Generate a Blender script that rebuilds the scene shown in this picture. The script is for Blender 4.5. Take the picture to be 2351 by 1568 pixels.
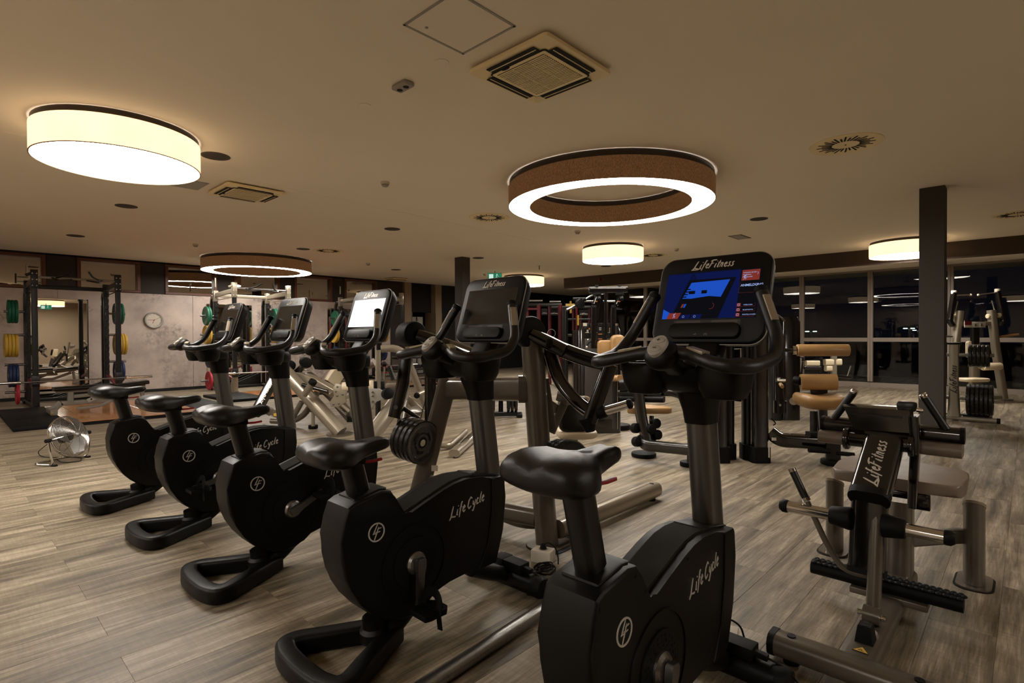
import bpy, bmesh, math, random
from mathutils import Vector, Matrix, Quaternion
for _o in list(bpy.data.objects): bpy.data.objects.remove(_o)
SC = bpy.context.scene
COL = SC.collection
PI = math.pi
# ---------------------------------------------------------------- camera
F_PX, PITCH, ROLL, EYE, YAW = 1257.0, -0.0111, 0.0045, 1.30, math.radians(43.4)
_fw = Vector((math.cos(YAW)*math.cos(PITCH), math.sin(YAW)*math.cos(PITCH), math.sin(PITCH)))
_rt = Vector((math.sin(YAW), -math.cos(YAW), 0))
_up = _rt.cross(_fw).normalized()
_R = Matrix.Rotation(ROLL, 3, _fw)
_rt2, _up2 = _R @ _rt, _R @ _up
cam_d = bpy.data.cameras.new('camera'); cam = bpy.data.objects.new('camera', cam_d); COL.objects.link(cam)
cam_d.sensor_width = 36.0; cam_d.sensor_fit = 'HORIZONTAL'; cam_d.lens = 36.0*F_PX/2351.0
cam_d.clip_start = 0.05; cam_d.clip_end = 400
_m = Matrix((_rt2, _up2, -_fw)).transposed().to_4x4(); _m.translation = Vector((0, 0, EYE))
cam.matrix_world = _m
SC.camera = cam
# ---------------------------------------------------------------- world, exposure
W = bpy.data.worlds.new('night'); SC.world = W; W.use_nodes = True
W.node_tree.nodes['Background'].inputs[0].default_value = (0.010, 0.012, 0.020, 1)
W.node_tree.nodes['Background'].inputs[1].default_value = 0.25
SC.view_settings.view_transform = 'Standard'; SC.view_settings.look = 'None'
SC.view_settings.gamma = 1.0; SC.view_settings.use_curve_mapping = False
SC.view_settings.exposure = 0.0
E_DISC, E_RING, E_SIDE = 33.0, 33.0, 1.15

def ray(px, py):
    x = (px-1175.5)/F_PX; y = (784-py)/F_PX
    return _fw + _rt2*x + _up2*y
O0 = Vector((0, 0, EYE))
def P(px, py, d): return O0 + ray(px, py)*d          # point at camera depth d
def Fz(px, py, z=0.0):
    r = ray(px, py); return O0 + r*((z-EYE)/r.z)
# ---------------------------------------------------------------- materials
MATS = {}
def srgb(h):
    h = h.lstrip('#'); v = [int(h[i:i+2], 16)/255 for i in (0, 2, 4)]
    return tuple(c/12.92 if c <= .04045 else ((c+.055)/1.055)**2.4 for c in v)
def newmat(name):
    m = bpy.data.materials.new(name); m.use_nodes = True; MATS[name] = m
    return m, m.node_tree.nodes, m.node_tree.links, m.node_tree.nodes['Principled BSDF']
def pbr(name, col, rough=.5, metal=0., var=.12, scale=12., bump=0., bscale=200., coat=0., rvar=.1, spec=.5, stretch=None):
    m, N, L, b = newmat(name)
    c = srgb(col) if isinstance(col, str) else col
    tc = N.new('ShaderNodeTexCoord'); src = tc.outputs['Object']
    if stretch:
        mp = N.new('ShaderNodeMapping'); mp.inputs['Scale'].default_value = stretch
        L.new(src, mp.inputs[0]); src = mp.outputs[0]
    n = N.new('ShaderNodeTexNoise'); n.inputs['Scale'].default_value = scale; n.inputs['Detail'].default_value = 4
    L.new(src, n.inputs['Vector'])
    r = N.new('ShaderNodeMix'); r.data_type = 'RGBA'
    r.inputs[6].default_value = (*[x*(1-var) for x in c], 1); r.inputs[7].default_value = (*[min(1, x*(1+var)) for x in c], 1)
    L.new(n.outputs[0], r.inputs[0]); L.new(r.outputs[2], b.inputs['Base Color'])
    mr = N.new('ShaderNodeMapRange'); mr.inputs[3].default_value = max(.02, rough-rvar); mr.inputs[4].default_value = min(1, rough+rvar)
    L.new(n.outputs[0], mr.inputs[0]); L.new(mr.outputs[0], b.inputs['Roughness'])
    b.inputs['Metallic'].default_value = metal; b.inputs['Specular IOR Level'].default_value = spec
    if coat: b.inputs['Coat Weight'].default_value = coat; b.inputs['Coat Roughness'].default_value = .08
    if bump:
        n2 = N.new('ShaderNodeTexNoise'); n2.inputs['Scale'].default_value = bscale; n2.inputs['Detail'].default_value = 2
        L.new(src, n2.inputs['Vector'])
        bp = N.new('ShaderNodeBump'); bp.inputs['Strength'].default_value = bump; bp.inputs['Distance'].default_value = .002
        L.new(n2.outputs[0], bp.inputs['Height']); L.new(bp.outputs[0], b.inputs['Normal'])
    return m
def emis(name, col, s):
    m, N, L, b = newmat(name); N.remove(b)
    e = N.new('ShaderNodeEmission'); c = srgb(col) if isinstance(col, str) else col
    e.inputs[0].default_value = (*c, 1); e.inputs[1].default_value = s
    L.new(e.outputs[0], N['Material Output'].inputs[0]); return m
M = dict(
 shell=pbr('black_plastic', '#070606', .42, bump=.2, bscale=900, var=.2, spec=.22, rvar=.03),
 shelltop=pbr('dusty_plastic', '#272522', .75, bump=.2, bscale=700, var=.3, scale=9, spec=.05),
 foam=pbr('bar_foam', '#090807', .36, bump=.25, bscale=700, spec=.5),
 saddle=pbr('saddle_vinyl', '#0b0a0a', .33, bump=.25, bscale=900, spec=.45, rvar=.03),
 rubber=pbr('black_rubber', '#060606', .6, bump=.3, bscale=500, spec=.2),
 gloss=pbr('gloss_black_paint', '#0d0b0a', .16, var=.1, coat=.6, rvar=.04),
 satin=pbr('satin_black_metal', '#100f0e', .32, metal=.1),
 plat=pbr('platinum_paint', '#8f8573', .30, metal=.45, var=.02, coat=.3, rvar=.01),
 platd=pbr('dark_platinum_paint', '#5c5348', .30, metal=.25, var=.02, coat=.35, rvar=.01),
 steel=pbr('brushed_steel', '#8c8985', .3, metal=.95, var=.12, scale=30, stretch=(20, 20, .4)),
 alu=pbr('pad_metal', '#9c8f7b', .4, metal=.5, var=.05),
 chrome=pbr('chrome', '#d6d3cf', .1, metal=1., var=.02, rvar=.01),
 grey=pbr('grey_plastic', '#a09a90', .55, var=.03),
 ink=pbr('silver_print', '#cfc8bd', .35, metal=.3, var=.03),
 white=pbr('white_plastic', '#c9bfae', .45, var=.04),
 tan=pbr('tan_leather', '#9c7748', .42, var=.12, bump=.35, bscale=350, coat=.1),
 taupe=pbr('taupe_leather', '#75675a', .4, var=.1, bump=.35, bscale=350),
 cream=pbr('cream_leather', '#cdbd9f', .45, var=.05, bump=.3, bscale=350),
 red=pbr('red_paint', '#5e1118', .4, var=.08),
 rlever=pbr('red_plastic', '#a01a26', .35, var=.05),
 green=pbr('green_rubber', '#0d5a40', .5, var=.12),
 yellow=pbr('yellow_rubber', '#c29c3a', .5, var=.12),
 blue=pbr('blue_rubber', '#14264a', .5, var=.12),
 redp=pbr('red_rubber', '#b01f33', .5, var=.12),
 iron=pbr('black_plate_rubber', '#0f0e0d', .28, var=.2, spec=.6),
 darkwall=pbr('dark_wall_paint', '#2e251f', .75, var=.06, scale=3, bump=.2, bscale=60),
 fascia=pbr('brown_fascia_paint', '#36281d', .75, var=.05, scale=3),
 greywall=pbr('grey_wall_paint', '#4a443e', .8, var=.06, scale=3),
 beige=pbr('beige_wall_paint', '#8c7a64', .85, var=.04, scale=2),
 pillar=pbr('pillar_paint', '#3a342e', .7, var=.05, scale=3, bump=.2, bscale=80),
 framewood=pbr('brown_frame_wood', '#5c3119', .4, var=.3, scale=14, stretch=(1, 1, 8)),
 winframe=pbr('window_frame_paint', '#84776a', .5, var=.04),
 platform=pbr('platform_wood', '#b5763c', .22, var=.3, scale=5, stretch=(1.5, 12, 1), coat=.5),
 acplastic=pbr('cassette_plastic', '#f0dcae', .5, var=.08, scale=3),
 dark=pbr('dark_void', '#070605', .8),
 canvas=pbr('bench_vinyl', '#090808', .35, var=.1, spec=.3),
 benchgrey=pbr('bench_grey_paint', '#7d776d', .4, metal=.15, var=.03, rvar=.02),
 charc=pbr('charcoal_paint', '#2b2824', .3, metal=.3, var=.02, coat=.4, rvar=.01),
 lightgrey=pbr('light_grey_panel', '#9a958c', .5, var=.05),
)
# ---------------------------------------------------------------- geometry helpers
def V(*a): return Vector(a)
class G:
    def __init__(s): s.bm = bmesh.new()
    def _xf(s, vs, M4):
        for v in vs: v.co = M4 @ v.co
    def box(s, c, size, rot=None, bev=0., seg=2):
        r = bmesh.ops.create_cube(s.bm, size=1.0); vs = r['verts']
        for v in vs: v.co = Vector((v.co.x*size[0], v.co.y*size[1], v.co.z*size[2]))
        if bev:
            es = list({e for v in vs for e in v.link_edges})
            r = bmesh.ops.bevel(s.bm, geom=es, offset=bev, segments=seg, affect='EDGES', profile=.5)
            vs = list({v for f in r['faces'] for v in f.verts} | {v for v in vs if v.is_valid})
        M4 = Matrix.Translation(Vector(c)) @ (rot.to_4x4() if rot is not None else Matrix.Identity(4))
        s._xf(vs, M4); return s
    def loft(s, rings, cap=True, closed=False):
        prev = None; first = None
        for rg in rings:
            cur = [s.bm.verts.new(p) for p in rg]
            if prev:
                n = len(cur)
                for i in range(n): s.bm.faces.new((prev[i], prev[(i+1) % n], cur[(i+1) % n], cur[i]))
            else: first = cur
            prev = cur
        if closed:
            n = len(prev)
            for i in range(n): s.bm.faces.new((prev[i], prev[(i+1) % n], first[(i+1) % n], first[i]))
        elif cap:
            s.bm.faces.new(list(reversed(first))); s.bm.faces.new(prev)
        return s
    def cyl(s, a, b, r, r2=None, seg=16, bev=0.):
        a, b = Vector(a), Vector(b); r2 = r if r2 is None else r2
        d = (b-a); L = d.length; q = d.to_track_quat('Z', 'Y')
        def ring(t, rr): return [a + q @ Vector((rr*math.cos(2*PI*i/seg), rr*math.sin(2*PI*i/seg), t)) for i in range(seg)]
        if bev:
            bev = min(bev, L*.45, r*.9, r2*.9)
            k = bev*.3
            rings = [ring(0, r-bev), ring(k, r-k), ring(bev, r), ring(L-bev, r2), ring(L-k, r2-k), ring(L, r2-bev)]
        else: rings = [ring(0, r), ring(L, r2)]
        return s.loft(rings)
    def ring(s, c, n, ro, ri, t, seg=32):           # flat washer, centre c, axis n, thickness t
        c = Vector(c); q = Vector(n).to_track_quat('Z', 'Y')
        def rg(r, z): return [c + q @ Vector((r*math.cos(2*PI*i/seg), r*math.sin(2*PI*i/seg), z)) for i in range(seg)]
        return s.loft([rg(ro, -t/2), rg(ro, t/2), rg(ri, t/2), rg(ri, -t/2)], closed=True)
    def lathe(s, c, n, prof, seg=32, caps=False):   # prof: list of (r, z)
        c = Vector(c); q = Vector(n).to_track_quat('Z', 'Y')
        rs = [[c + q @ Vector((max(r, 1e-4)*math.cos(2*PI*i/seg), max(r, 1e-4)*math.sin(2*PI*i/seg), z)) for i in range(seg)] for r, z in prof]
        return s.loft(rs, cap=caps or True)
    def ball(s, c, r, sc=(1, 1, 1), seg=16, q=None):
        n = bmesh.ops.create_uvsphere(s.bm, u_segments=seg, v_segments=max(6, seg//2+2), radius=r)
        for v in n['verts']:
            p = Vector((v.co.x*sc[0], v.co.y*sc[1], v.co.z*sc[2]))
            v.co = Vector(c) + (q @ p if q else p)
        return s
    def sweep(s, pts, w, h=None, shape='round', fil=0., up=(0, 0, 1), seg=12, scales=None, cap=True, nf=5, closed=False):
        pts = [Vector(p) for p in pts]; h = w if h is None else h
        if fil and len(pts) > 2:
            out = [pts[0]]
            for i in range(1, len(pts)-1):
                a, b, c = pts[i-1], pts[i], pts[i+1]
                l1, l2 = (a-b).length, (c-b).length; f = min(fil, l1*.48, l2*.48)
                p0 = b+(a-b).normalized()*f; p1 = b+(c-b).normalized()*f
                for k in range(nf+1):
                    t = k/nf; out.append(p0*(1-t)**2 + b*2*t*(1-t) + p1*t*t)
            out.append(pts[-1]); pts = out
        # drop duplicates
        pp = [pts[0]]
        for p in pts[1:]:
            if (p-pp[-1]).length > 1e-5: pp.append(p)
        pts = pp; n = len(pts)
        if shape == 'round': prof = [(math.cos(2*PI*i/seg)*w/2, math.sin(2*PI*i/seg)*h/2) for i in range(seg)]
        else:
            r = shape if isinstance(shape, float) else .18*min(w, h); r = min(r, .49*min(w, h)); prof = []
            for cx, cy, a0 in ((w/2-r, h/2-r, 0), (-w/2+r, h/2-r, 90), (-w/2+r, -h/2+r, 180), (w/2-r, -h/2+r, 270)):
                for k in range(4):
                    a = math.radians(a0+k*30); prof.append((cx+r*math.cos(a), cy+r*math.sin(a)))
        up = Vector(up); rings = []
        T = []
        for i in range(n):
            if closed: t = (pts[(i+1) % n]-pts[i-1])
            else: t = (pts[min(i+1, n-1)]-pts[max(i-1, 0)])
            T.append(t.normalized())
        x = up.cross(T[0])
        if x.length < 1e-3: x = Vector((1, 0, 0)).cross(T[0])
        x.normalize()
        for i in range(n):
            if i and T[i].dot(T[i-1]) < .99999:
                ax = T[i-1].cross(T[i])
                if ax.length > 1e-6: x = Quaternion(ax.normalized(), T[i-1].angle(T[i])) @ x
            x = (x - T[i]*x.dot(T[i])).normalized(); y = T[i].cross(x)
            k = 1.
            if scales:
                u = i/(n-1)*(len(scales)-1); j = min(int(u), len(scales)-2); k = scales[j]*(1-u+j)+scales[j+1]*(u-j)
            mit = 1.
            rings.append([pts[i] + x*px*k*mit + y*py*k for px, py in prof])
        return s.loft(rings, cap=cap and not closed, closed=closed)
    def prism(s, pts, y0, y1, axis='y', bev=0., seg=2, M4=None):
        def mk(a, b, y):
            return Vector((a, y, b)) if axis == 'y' else (Vector((a, b, y)) if axis == 'z' else Vector((y, a, b)))
        A = [s.bm.verts.new(mk(a, b, y0)) for a, b in pts]; B = [s.bm.verts.new(mk(a, b, y1)) for a, b in pts]
        fs = [s.bm.faces.new(A), s.bm.faces.new(list(reversed(B)))]
        n = len(A)
        for i in range(n): s.bm.faces.new((A[i], B[i], B[(i+1) % n], A[(i+1) % n]))
        vs = A+B
        if bev:
            es = list(set(fs[0].edges) | set(fs[1].edges))
            r = bmesh.ops.bevel(s.bm, geom=es, offset=bev, segments=seg, affect='EDGES', profile=.5, clamp_overlap=True)
            vs = list({v for f in r['faces'] for v in f.verts} | {v for v in vs if v.is_valid})
        if M4 is not None: s._xf(vs, M4)
        return s
    def rrect(s, c, rx, ry, n, w, h, t, r, seg=5, bev=0.):  # rounded slab; rx,ry in-plane axes, thickness t back along -n
        rx, ry, n = Vector(rx), Vector(ry), Vector(n); c = Vector(c); pr = []
        for cx, cy, a0 in ((w/2-r, h/2-r, 0), (-w/2+r, h/2-r, 90), (-w/2+r, -h/2+r, 180), (w/2-r, -h/2+r, 270)):
            for k in range(seg+1):
                a = math.radians(a0+k*90/seg); pr.append((cx+r*math.cos(a), cy+r*math.sin(a)))
        def rg(z, k):
            fx, fy = 1-2*k/w, 1-2*k/h
            return [c + rx*(x*fx) + ry*(y*fy) + n*z for x, y in pr]
        if bev: return s.loft([rg(-t, bev), rg(-t+bev, 0), rg(-bev, 0), rg(-bev*.3, bev*.3), rg(0, bev)])
        return s.loft([rg(-t, 0), rg(0, 0)])
    def xf(s, M4):
        for v in s.bm.verts: v.co = M4 @ v.co
        return s
    def mesh(s, name, mat, smooth=True, ang=38):
        bmesh.ops.recalc_face_normals(s.bm, faces=s.bm.faces[:])
        me = bpy.data.meshes.new(name); s.bm.to_mesh(me); s.bm.free()
        me.materials.append(M[mat] if isinstance(mat, str) else mat)
        if smooth:
            me.shade_smooth()
            try: me.set_sharp_from_angle(angle=math.radians(ang))
            except Exception: pass
        return me
    def obj(s, name, mat, parent=None, loc=None, smooth=True, ang=38, label=None):
        me = s.mesh(name, mat, smooth, ang); return link(name, me, parent, loc, label)
def link(name, me, parent=None, loc=None, label=None):
    o = bpy.data.objects.new(name, me); COL.objects.link(o)
    if parent is not None: o.parent = parent
    if loc is not None: o.location = loc
    if label: o['label'] = label
    return o
def thing(name, label, cat, loc=(0, 0, 0), rz=0., group=None):
    o = bpy.data.objects.new(name, None); COL.objects.link(o); o.location = loc; o.rotation_euler = (0, 0, rz)
    o.empty_display_size = .1
    return tag(o, label, cat, group)
def tag(o, label, cat, group=None):
    o['label'] = label; o['category'] = cat
    if group: o['group'] = group
    return o
def struct(o): o['kind'] = 'structure'; return o
def copy_tree(o, parent=None):
    c = o.copy(); COL.objects.link(c)
    if parent is not None: c.parent = parent; c.matrix_parent_inverse = o.matrix_parent_inverse.copy()
    for ch in KIDS(o): copy_tree(ch, c)
    return c
def KIDS(o): return [x for x in bpy.data.objects if x.parent == o]
def base(pts_or_co):
    return Vector(pts_or_co)
class Local:
    """collects parts of a thing modelled in world coordinates, stored relative to its base"""
    def __init__(s, name, label, cat, loc, group=None):
        s.loc = Vector(loc); s.t = thing(name, label, cat, s.loc, 0, group)
    def part(s, g, name, mat, parent=None, **k):
        g.xf(Matrix.Translation(-s.loc)); return g.obj(name, mat, parent or s.t, **k)
# --- brush lettering as raised strokes
GL = {
 'L': (.62, [[(.30, 1.0), (.16, .55), (.05, .12), (-.12, -.10)], [(.05, .12), (.22, .10), (.50, .0), (.62, .02)]]),
 'i': (.26, [[(.16, .55), (.08, .05), (.20, .06)], [(.22, .76), (.25, .84)]]),
 'f': (.36, [[(.44, .98), (.32, 1.0), (.20, .55), (.06, -.25)], [(.06, .50), (.38, .58)]]),
 'e': (.38, [[(.06, .28), (.34, .42), (.26, .58), (.10, .45), (.08, .15), (.20, .02), (.38, .14)]]),
 'F': (.58, [[(.26, .92), (.16, .40), (.02, -.05)], [(.02, .86), (.30, .98), (.72, 1.0)], [(.10, .50), (.48, .60)]]),
 't': (.30, [[(.26, .90), (.14, .30), (.12, .05), (.26, .06)], [(.06, .58), (.36, .66)]]),
 'n': (.42, [[(.10, .58), (.02, .02)], [(.08, .40), (.24, .58), (.32, .48), (.26, .06), (.38, .06)]]),
 's': (.34, [[(.32, .56), (.16, .52), (.16, .36), (.28, .24), (.20, .05), (.0, .06)]]),
 'C': (.60, [[(.60, .80), (.44, 1.0), (.18, .75), (.08, .30), (.24, .02), (.52, .18)]]),
 'y': (.42, [[(.10, .56), (.10, .25), (.22, .12), (.36, .40)], [(.42, .58), (.30, .10), (.12, -.35), (-.02, -.25)]]),
 'c': (.34, [[(.32, .50), (.20, .58), (.08, .35), (.12, .06), (.34, .12)]]),
 'l': (.24, [[(.28, 1.0), (.14, .45), (.08, .08), (.22, .08)]]),
 ' ': (.12, []),
}
def stroke(g, pts, w, to3, d):
    n = len(pts); A = []; B = []
    for i, (x, y) in enumerate(pts):
        a = pts[max(i-1, 0)]; b = pts[min(i+1, n-1)]; tx, ty = b[0]-a[0], b[1]-a[1]
        l = math.hypot(tx, ty) or 1; nx, ny = -ty/l*w/2, tx/l*w/2
        k = .6 if i in (0, n-1) else 1.
        A.append((x+nx*k, y+ny*k)); B.append((x-nx*k, y-ny*k))
    rings = []
    for (ax, ay), (bx, by) in zip(A, B):
        rings.append([to3(ax, ay, 0), to3(ax, ay, d), to3(bx, by, d), to3(bx, by, 0)])
    g.loft(rings)
def lettering(txt, to3, size, w=.11, d=.0012, shear=.25, extra=None):
    g = G(); x = 0.
    for ch in txt:
        adv, ss = GL[ch]
        for st in ss:
            sm = []
            for i in range(len(st)-1):
                sm.append(st[i]); 
                if len(st) > 2: sm.append(((st[i][0]+st[i+1][0])/2, (st[i][1]+st[i+1][1])/2))
            sm.append(st[-1])
            stroke(g, [((x+a+shear*b)*size, b*size) for a, b in sm], w*size, to3, d)
        x += adv+.06
    for st in (extra or []): stroke(g, [((a+shear*b)*size, b*size) for a, b in st], w*size, to3, d)
    return g, x*size
def plane_to3(o, rx, ry, n):
    o, rx, ry, n = Vector(o), Vector(rx).normalized(), Vector(ry).normalized(), Vector(n).normalized()
    return lambda x, y, z: o + rx*x + ry*y + n*z
def textmesh(txt, size, to3, mat, name, parent, shear=0., bold=0.0, align='LEFT'):
    cu = bpy.data.curves.new('t', 'FONT'); cu.body = txt; cu.size = size; cu.shear = shear; cu.offset = bold; cu.align_x = align
    cu.resolution_u = 2
    ob = bpy.data.objects.new('t', cu); COL.objects.link(ob)
    bpy.context.view_layer.update()
    dg = bpy.context.evaluated_depsgraph_get()
    me = bpy.data.meshes.new_from_object(ob.evaluated_get(dg))
    bpy.data.objects.remove(ob); bpy.data.curves.remove(cu)
    for v in me.vertices: v.co = to3(v.co.x, v.co.y, .0008)
    me.materials.clear(); me.materials.append(M[mat] if isinstance(mat, str) else mat); me.name = name
    return link(name, me, parent)
# ---------------------------------------------------------------- room shell
CEIL, YL, XR, XF, YB, XN = 3.085, 15.10, 15.80, 20.0, -6.0, -5.0
PW, PL, POFF = 0.235, 1.30, 0.096
def plank_mat():
    m, N, L, b = newmat('oak_planks')
    geo = N.new('ShaderNodeNewGeometry'); sp = N.new('ShaderNodeSeparateXYZ'); L.new(geo.outputs['Position'], sp.inputs[0])
    def mt(op, a, bb=None, c=None):
        n = N.new('ShaderNodeMath'); n.operation = op
        for i, v in enumerate((a, bb, c)):
            if v is None: continue
            if isinstance(v, (int, float)): n.inputs[i].default_value = v
            else: L.new(v, n.inputs[i])
        return n.outputs[0]
    row = mt('FLOOR', mt('DIVIDE', mt('SUBTRACT', sp.outputs[1], POFF), PW))
    par = mt('FLOORED_MODULO', row, 2.0)
    sh = mt('ADD', mt('MULTIPLY', par, PL/2), 0.51)
    col = mt('FLOOR', mt('DIVIDE', mt('SUBTRACT', sp.outputs[0], sh), PL))
    cv = N.new('ShaderNodeCombineXYZ'); L.new(row, cv.inputs[0]); L.new(col, cv.inputs[1])
    wn = N.new('ShaderNodeTexWhiteNoise'); wn.noise_dimensions = '3D'; L.new(cv.outputs[0], wn.inputs['Vector'])
    # stretched grain, shifted plank by plank
    off = N.new('ShaderNodeVectorMath'); off.operation = 'SCALE'; L.new(wn.outputs['Color'], off.inputs[0]); off.inputs['Scale'].default_value = 37.
    ad = N.new('ShaderNodeVectorMath'); L.new(geo.outputs['Position'], ad.inputs[0]); L.new(off.outputs[0], ad.inputs[1])
    def noise(scale, st, det=6, dist=0.):
        mp = N.new('ShaderNodeMapping'); mp.inputs['Scale'].default_value = st; L.new(ad.outputs[0], mp.inputs[0])
        n = N.new('ShaderNodeTexNoise'); n.inputs['Scale'].default_value = scale; n.inputs['Detail'].default_value = det
        n.inputs['Distortion'].default_value = dist; n.inputs['Roughness'].default_value = .62
        L.new(mp.outputs[0], n.inputs['Vector']); return n.outputs[0]
    n1 = noise(1.0, (1.1, 13, 1), 5, .4)
    n2 = noise(1.0, (7, 120, 1), 5)
    n3 = noise(1.0, (1.3, 3.2, 1), 3, .6)
    saw = noise(1.0, (90, 7, 1), 2)
    cr = N.new('ShaderNodeValToRGB'); e = cr.color_ramp.elements
    e[0].position = .34; e[0].color = (*srgb('#50473b'), 1); e[1].position = .68; e[1].color = (*srgb('#c0b098'), 1)
    x = e.new(.5); x.color = (*srgb('#8d7f69'), 1)
    mixv = mt('ADD', mt('MULTIPLY', n1, .74), mt('MULTIPLY', n3, .26)); L.new(mixv, cr.inputs[0])
    fine = N.new('ShaderNodeMapRange'); fine.inputs[1].default_value = .3; fine.inputs[2].default_value = .7
    fine.inputs[3].default_value = .52; fine.inputs[4].default_value = 1.12; L.new(n2, fine.inputs[0])
    sawr = N.new('ShaderNodeMapRange'); sawr.inputs[1].default_value = .35; sawr.inputs[2].default_value = .7
    sawr.inputs[3].default_value = .90; sawr.inputs[4].default_value = 1.08; L.new(saw, sawr.inputs[0])
    pv = N.new('ShaderNodeMapRange'); pv.inputs[3].default_value = .94; pv.inputs[4].default_value = 1.03; L.new(wn.outputs['Value'], pv.inputs[0])
    k = mt('MULTIPLY', mt('MULTIPLY', fine.outputs[0], pv.outputs[0]), sawr.outputs[0])
    sc = N.new('ShaderNodeVectorMath'); sc.operation = 'SCALE'; L.new(cr.outputs[0], sc.inputs[0]); L.new(k, sc.inputs['Scale'])
    L.new(sc.outputs[0], b.inputs['Base Color'])
    rr = N.new('ShaderNodeMapRange'); rr.inputs[3].default_value = .36; rr.inputs[4].default_value = .58; L.new(n2, rr.inputs[0])
    L.new(rr.outputs[0], b.inputs['Roughness']); b.inputs['Specular IOR Level'].default_value = .4
    bp = N.new('ShaderNodeBump'); bp.inputs['Strength'].default_value = .35; bp.inputs['Distance'].default_value = .0015
    L.new(mt('ADD', n2, mt('MULTIPLY', saw, .6)), bp.inputs['Height']); L.new(bp.outputs[0], b.inputs['Normal'])
    return m
M['floor'] = plank_mat()
def concrete_mat():
    m, N, L, b = newmat('concrete_print')
    geo = N.new('ShaderNodeNewGeometry')
    def nz(s, d, st=(1, 1, 1), rough=.6, lo=.3, hi=.7, a=0., z=1.):
        mp = N.new('ShaderNodeMapping'); mp.inputs['Scale'].default_value = st; L.new(geo.outputs['Position'], mp.inputs[0])
        n = N.new('ShaderNodeTexNoise'); n.inputs['Scale'].default_value = s; n.inputs['Detail'].default_value = d; n.inputs['Roughness'].default_value = rough
        L.new(mp.outputs[0], n.inputs['Vector'])
        r = N.new('ShaderNodeMapRange'); r.inputs[1].default_value = lo; r.inputs[2].default_value = hi; r.inputs[3].default_value = a; r.inputs[4].default_value = z
        L.new(n.outputs[0], r.inputs[0]); return r.outputs[0]
    def mul(x, y):
        n = N.new('ShaderNodeMath'); n.operation = 'MULTIPLY'
        for i, v in enumerate((x, y)):
            if isinstance(v, float): n.inputs[i].default_value = v
            else: L.new(v, n.inputs[i])
        return n.outputs[0]
    mask = nz(.75, 3, (1, 1, 1.3), .5, .44, .60)
    fine = nz(9, 9, (1, 1, 1), .72, .44, .60)
    blot = mul(mask, fine)
    soft = nz(1.6, 5, (1, 1, 1), .6, .30, .70)
    pits = nz(55, 2, (1, 1, 1), .5, .70, .76, 1., .55)
    m1 = N.new('ShaderNodeMix'); m1.data_type = 'RGBA'; m1.inputs[6].default_value = (*srgb('#a3938a'), 1); m1.inputs[7].default_value = (*srgb('#cdbcae'), 1); L.new(soft, m1.inputs[0])
    m2 = N.new('ShaderNodeMix'); m2.data_type = 'RGBA'; L.new(m1.outputs[2], m2.inputs[6]); m2.inputs[7].default_value = (*srgb('#6a6058'), 1); L.new(mul(blot, .85), m2.inputs[0])
    s = N.new('ShaderNodeVectorMath'); s.operation = 'SCALE'; L.new(m2.outputs[2], s.inputs[0]); L.new(pits, s.inputs['Scale'])
    L.new(s.outputs[0], b.inputs['Base Color']); b.inputs['Roughness'].default_value = .55
    return m
M['concrete'] = concrete_mat()
M['plaster'] = pbr('ceiling_plaster', '#efe3d0', .9, var=.03, scale=1.2, bump=.12, bscale=120)
M['asphalt'] = pbr('night_asphalt', '#101012', .9)
def glass_mat(name, refl, tint=(1, 1, 1)):
    m, N, L, b = newmat(name); N.remove(b)
    g = N.new('ShaderNodeBsdfGlossy'); g.inputs['Roughness'].default_value = .0; g.inputs['Color'].default_value = (1, .97, .93, 1)
    t = N.new('ShaderNodeBsdfTransparent'); t.inputs[0].default_value = (*tint, 1)
    fr = N.new('ShaderNodeLayerWeight'); fr.inputs['Blend'].default_value = .25
    mr = N.new('ShaderNodeMapRange'); mr.inputs[3].default_value = refl; mr.inputs[4].default_value = min(1, refl+(.6 if refl > .1 else .35)); L.new(fr.outputs['Fresnel'], mr.inputs[0])
    mx = N.new('ShaderNodeMixShader'); L.new(mr.outputs[0], mx.inputs[0]); L.new(t.outputs[0], mx.inputs[1]); L.new(g.outputs[0], mx.inputs[2])
    L.new(mx.outputs[0], N['Material Output'].inputs[0]); return m
M['glass'] = glass_mat('window_glass', .012, (.75, .78, .8)); M['glass2'] = glass_mat('clerestory_glass', .30, (.8, .78, .75))
mm, N_, L_, b_ = newmat('mirror_silver'); b_.inputs['Base Color'].default_value = (.86, .84, .8, 1); b_.inputs['Metallic'].default_value = 1; b_.inputs['Roughness'].default_value = .01; M['mirror'] = mm

# floor: dark slab, planks on it
sl = G().box(((XN+XF)/2, (YB+YL)/2, -.06), (XF-XN, YL-YB, .1)).obj('floor', 'dark'); struct(sl)
sl2 = G()
plank = None
cand = []
r0 = int((YB-POFF)//PW)-1
for r in range(r0, int((YL-POFF)//PW)+2):
    for c in range(-6, 18):
        x0 = .51+(PL/2 if r % 2 else 0)+c*PL; y0 = POFF+r*PW
        xa, xb = max(x0, XN), min(x0+PL, XF); ya, yb = max(y0, YB), min(y0+PW, YL)
        if xb-xa < .02 or yb-ya < .02: continue
        full = xb-xa > PL-.001 and yb-ya > PW-.001
        p = Vector(((xa+xb)/2, (ya+yb)/2, 0))-O0
        d = p.dot(_fw); vis = False
        if d > .6:
            u = 1175.5+F_PX*p.dot(_rt2)/d; v = 784-F_PX*p.dot(_up2)/d
            vis = -250 < u < 2600 and v < 1800
        cand.append((d if vis and full else 1e9, xa, xb, ya, yb))
cand.sort()
pg = G().box((0, 0, -.005), (PL-.0008, PW-.0008, .01), bev=.0007, seg=1).mesh('plank', 'floor', smooth=False)
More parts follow.
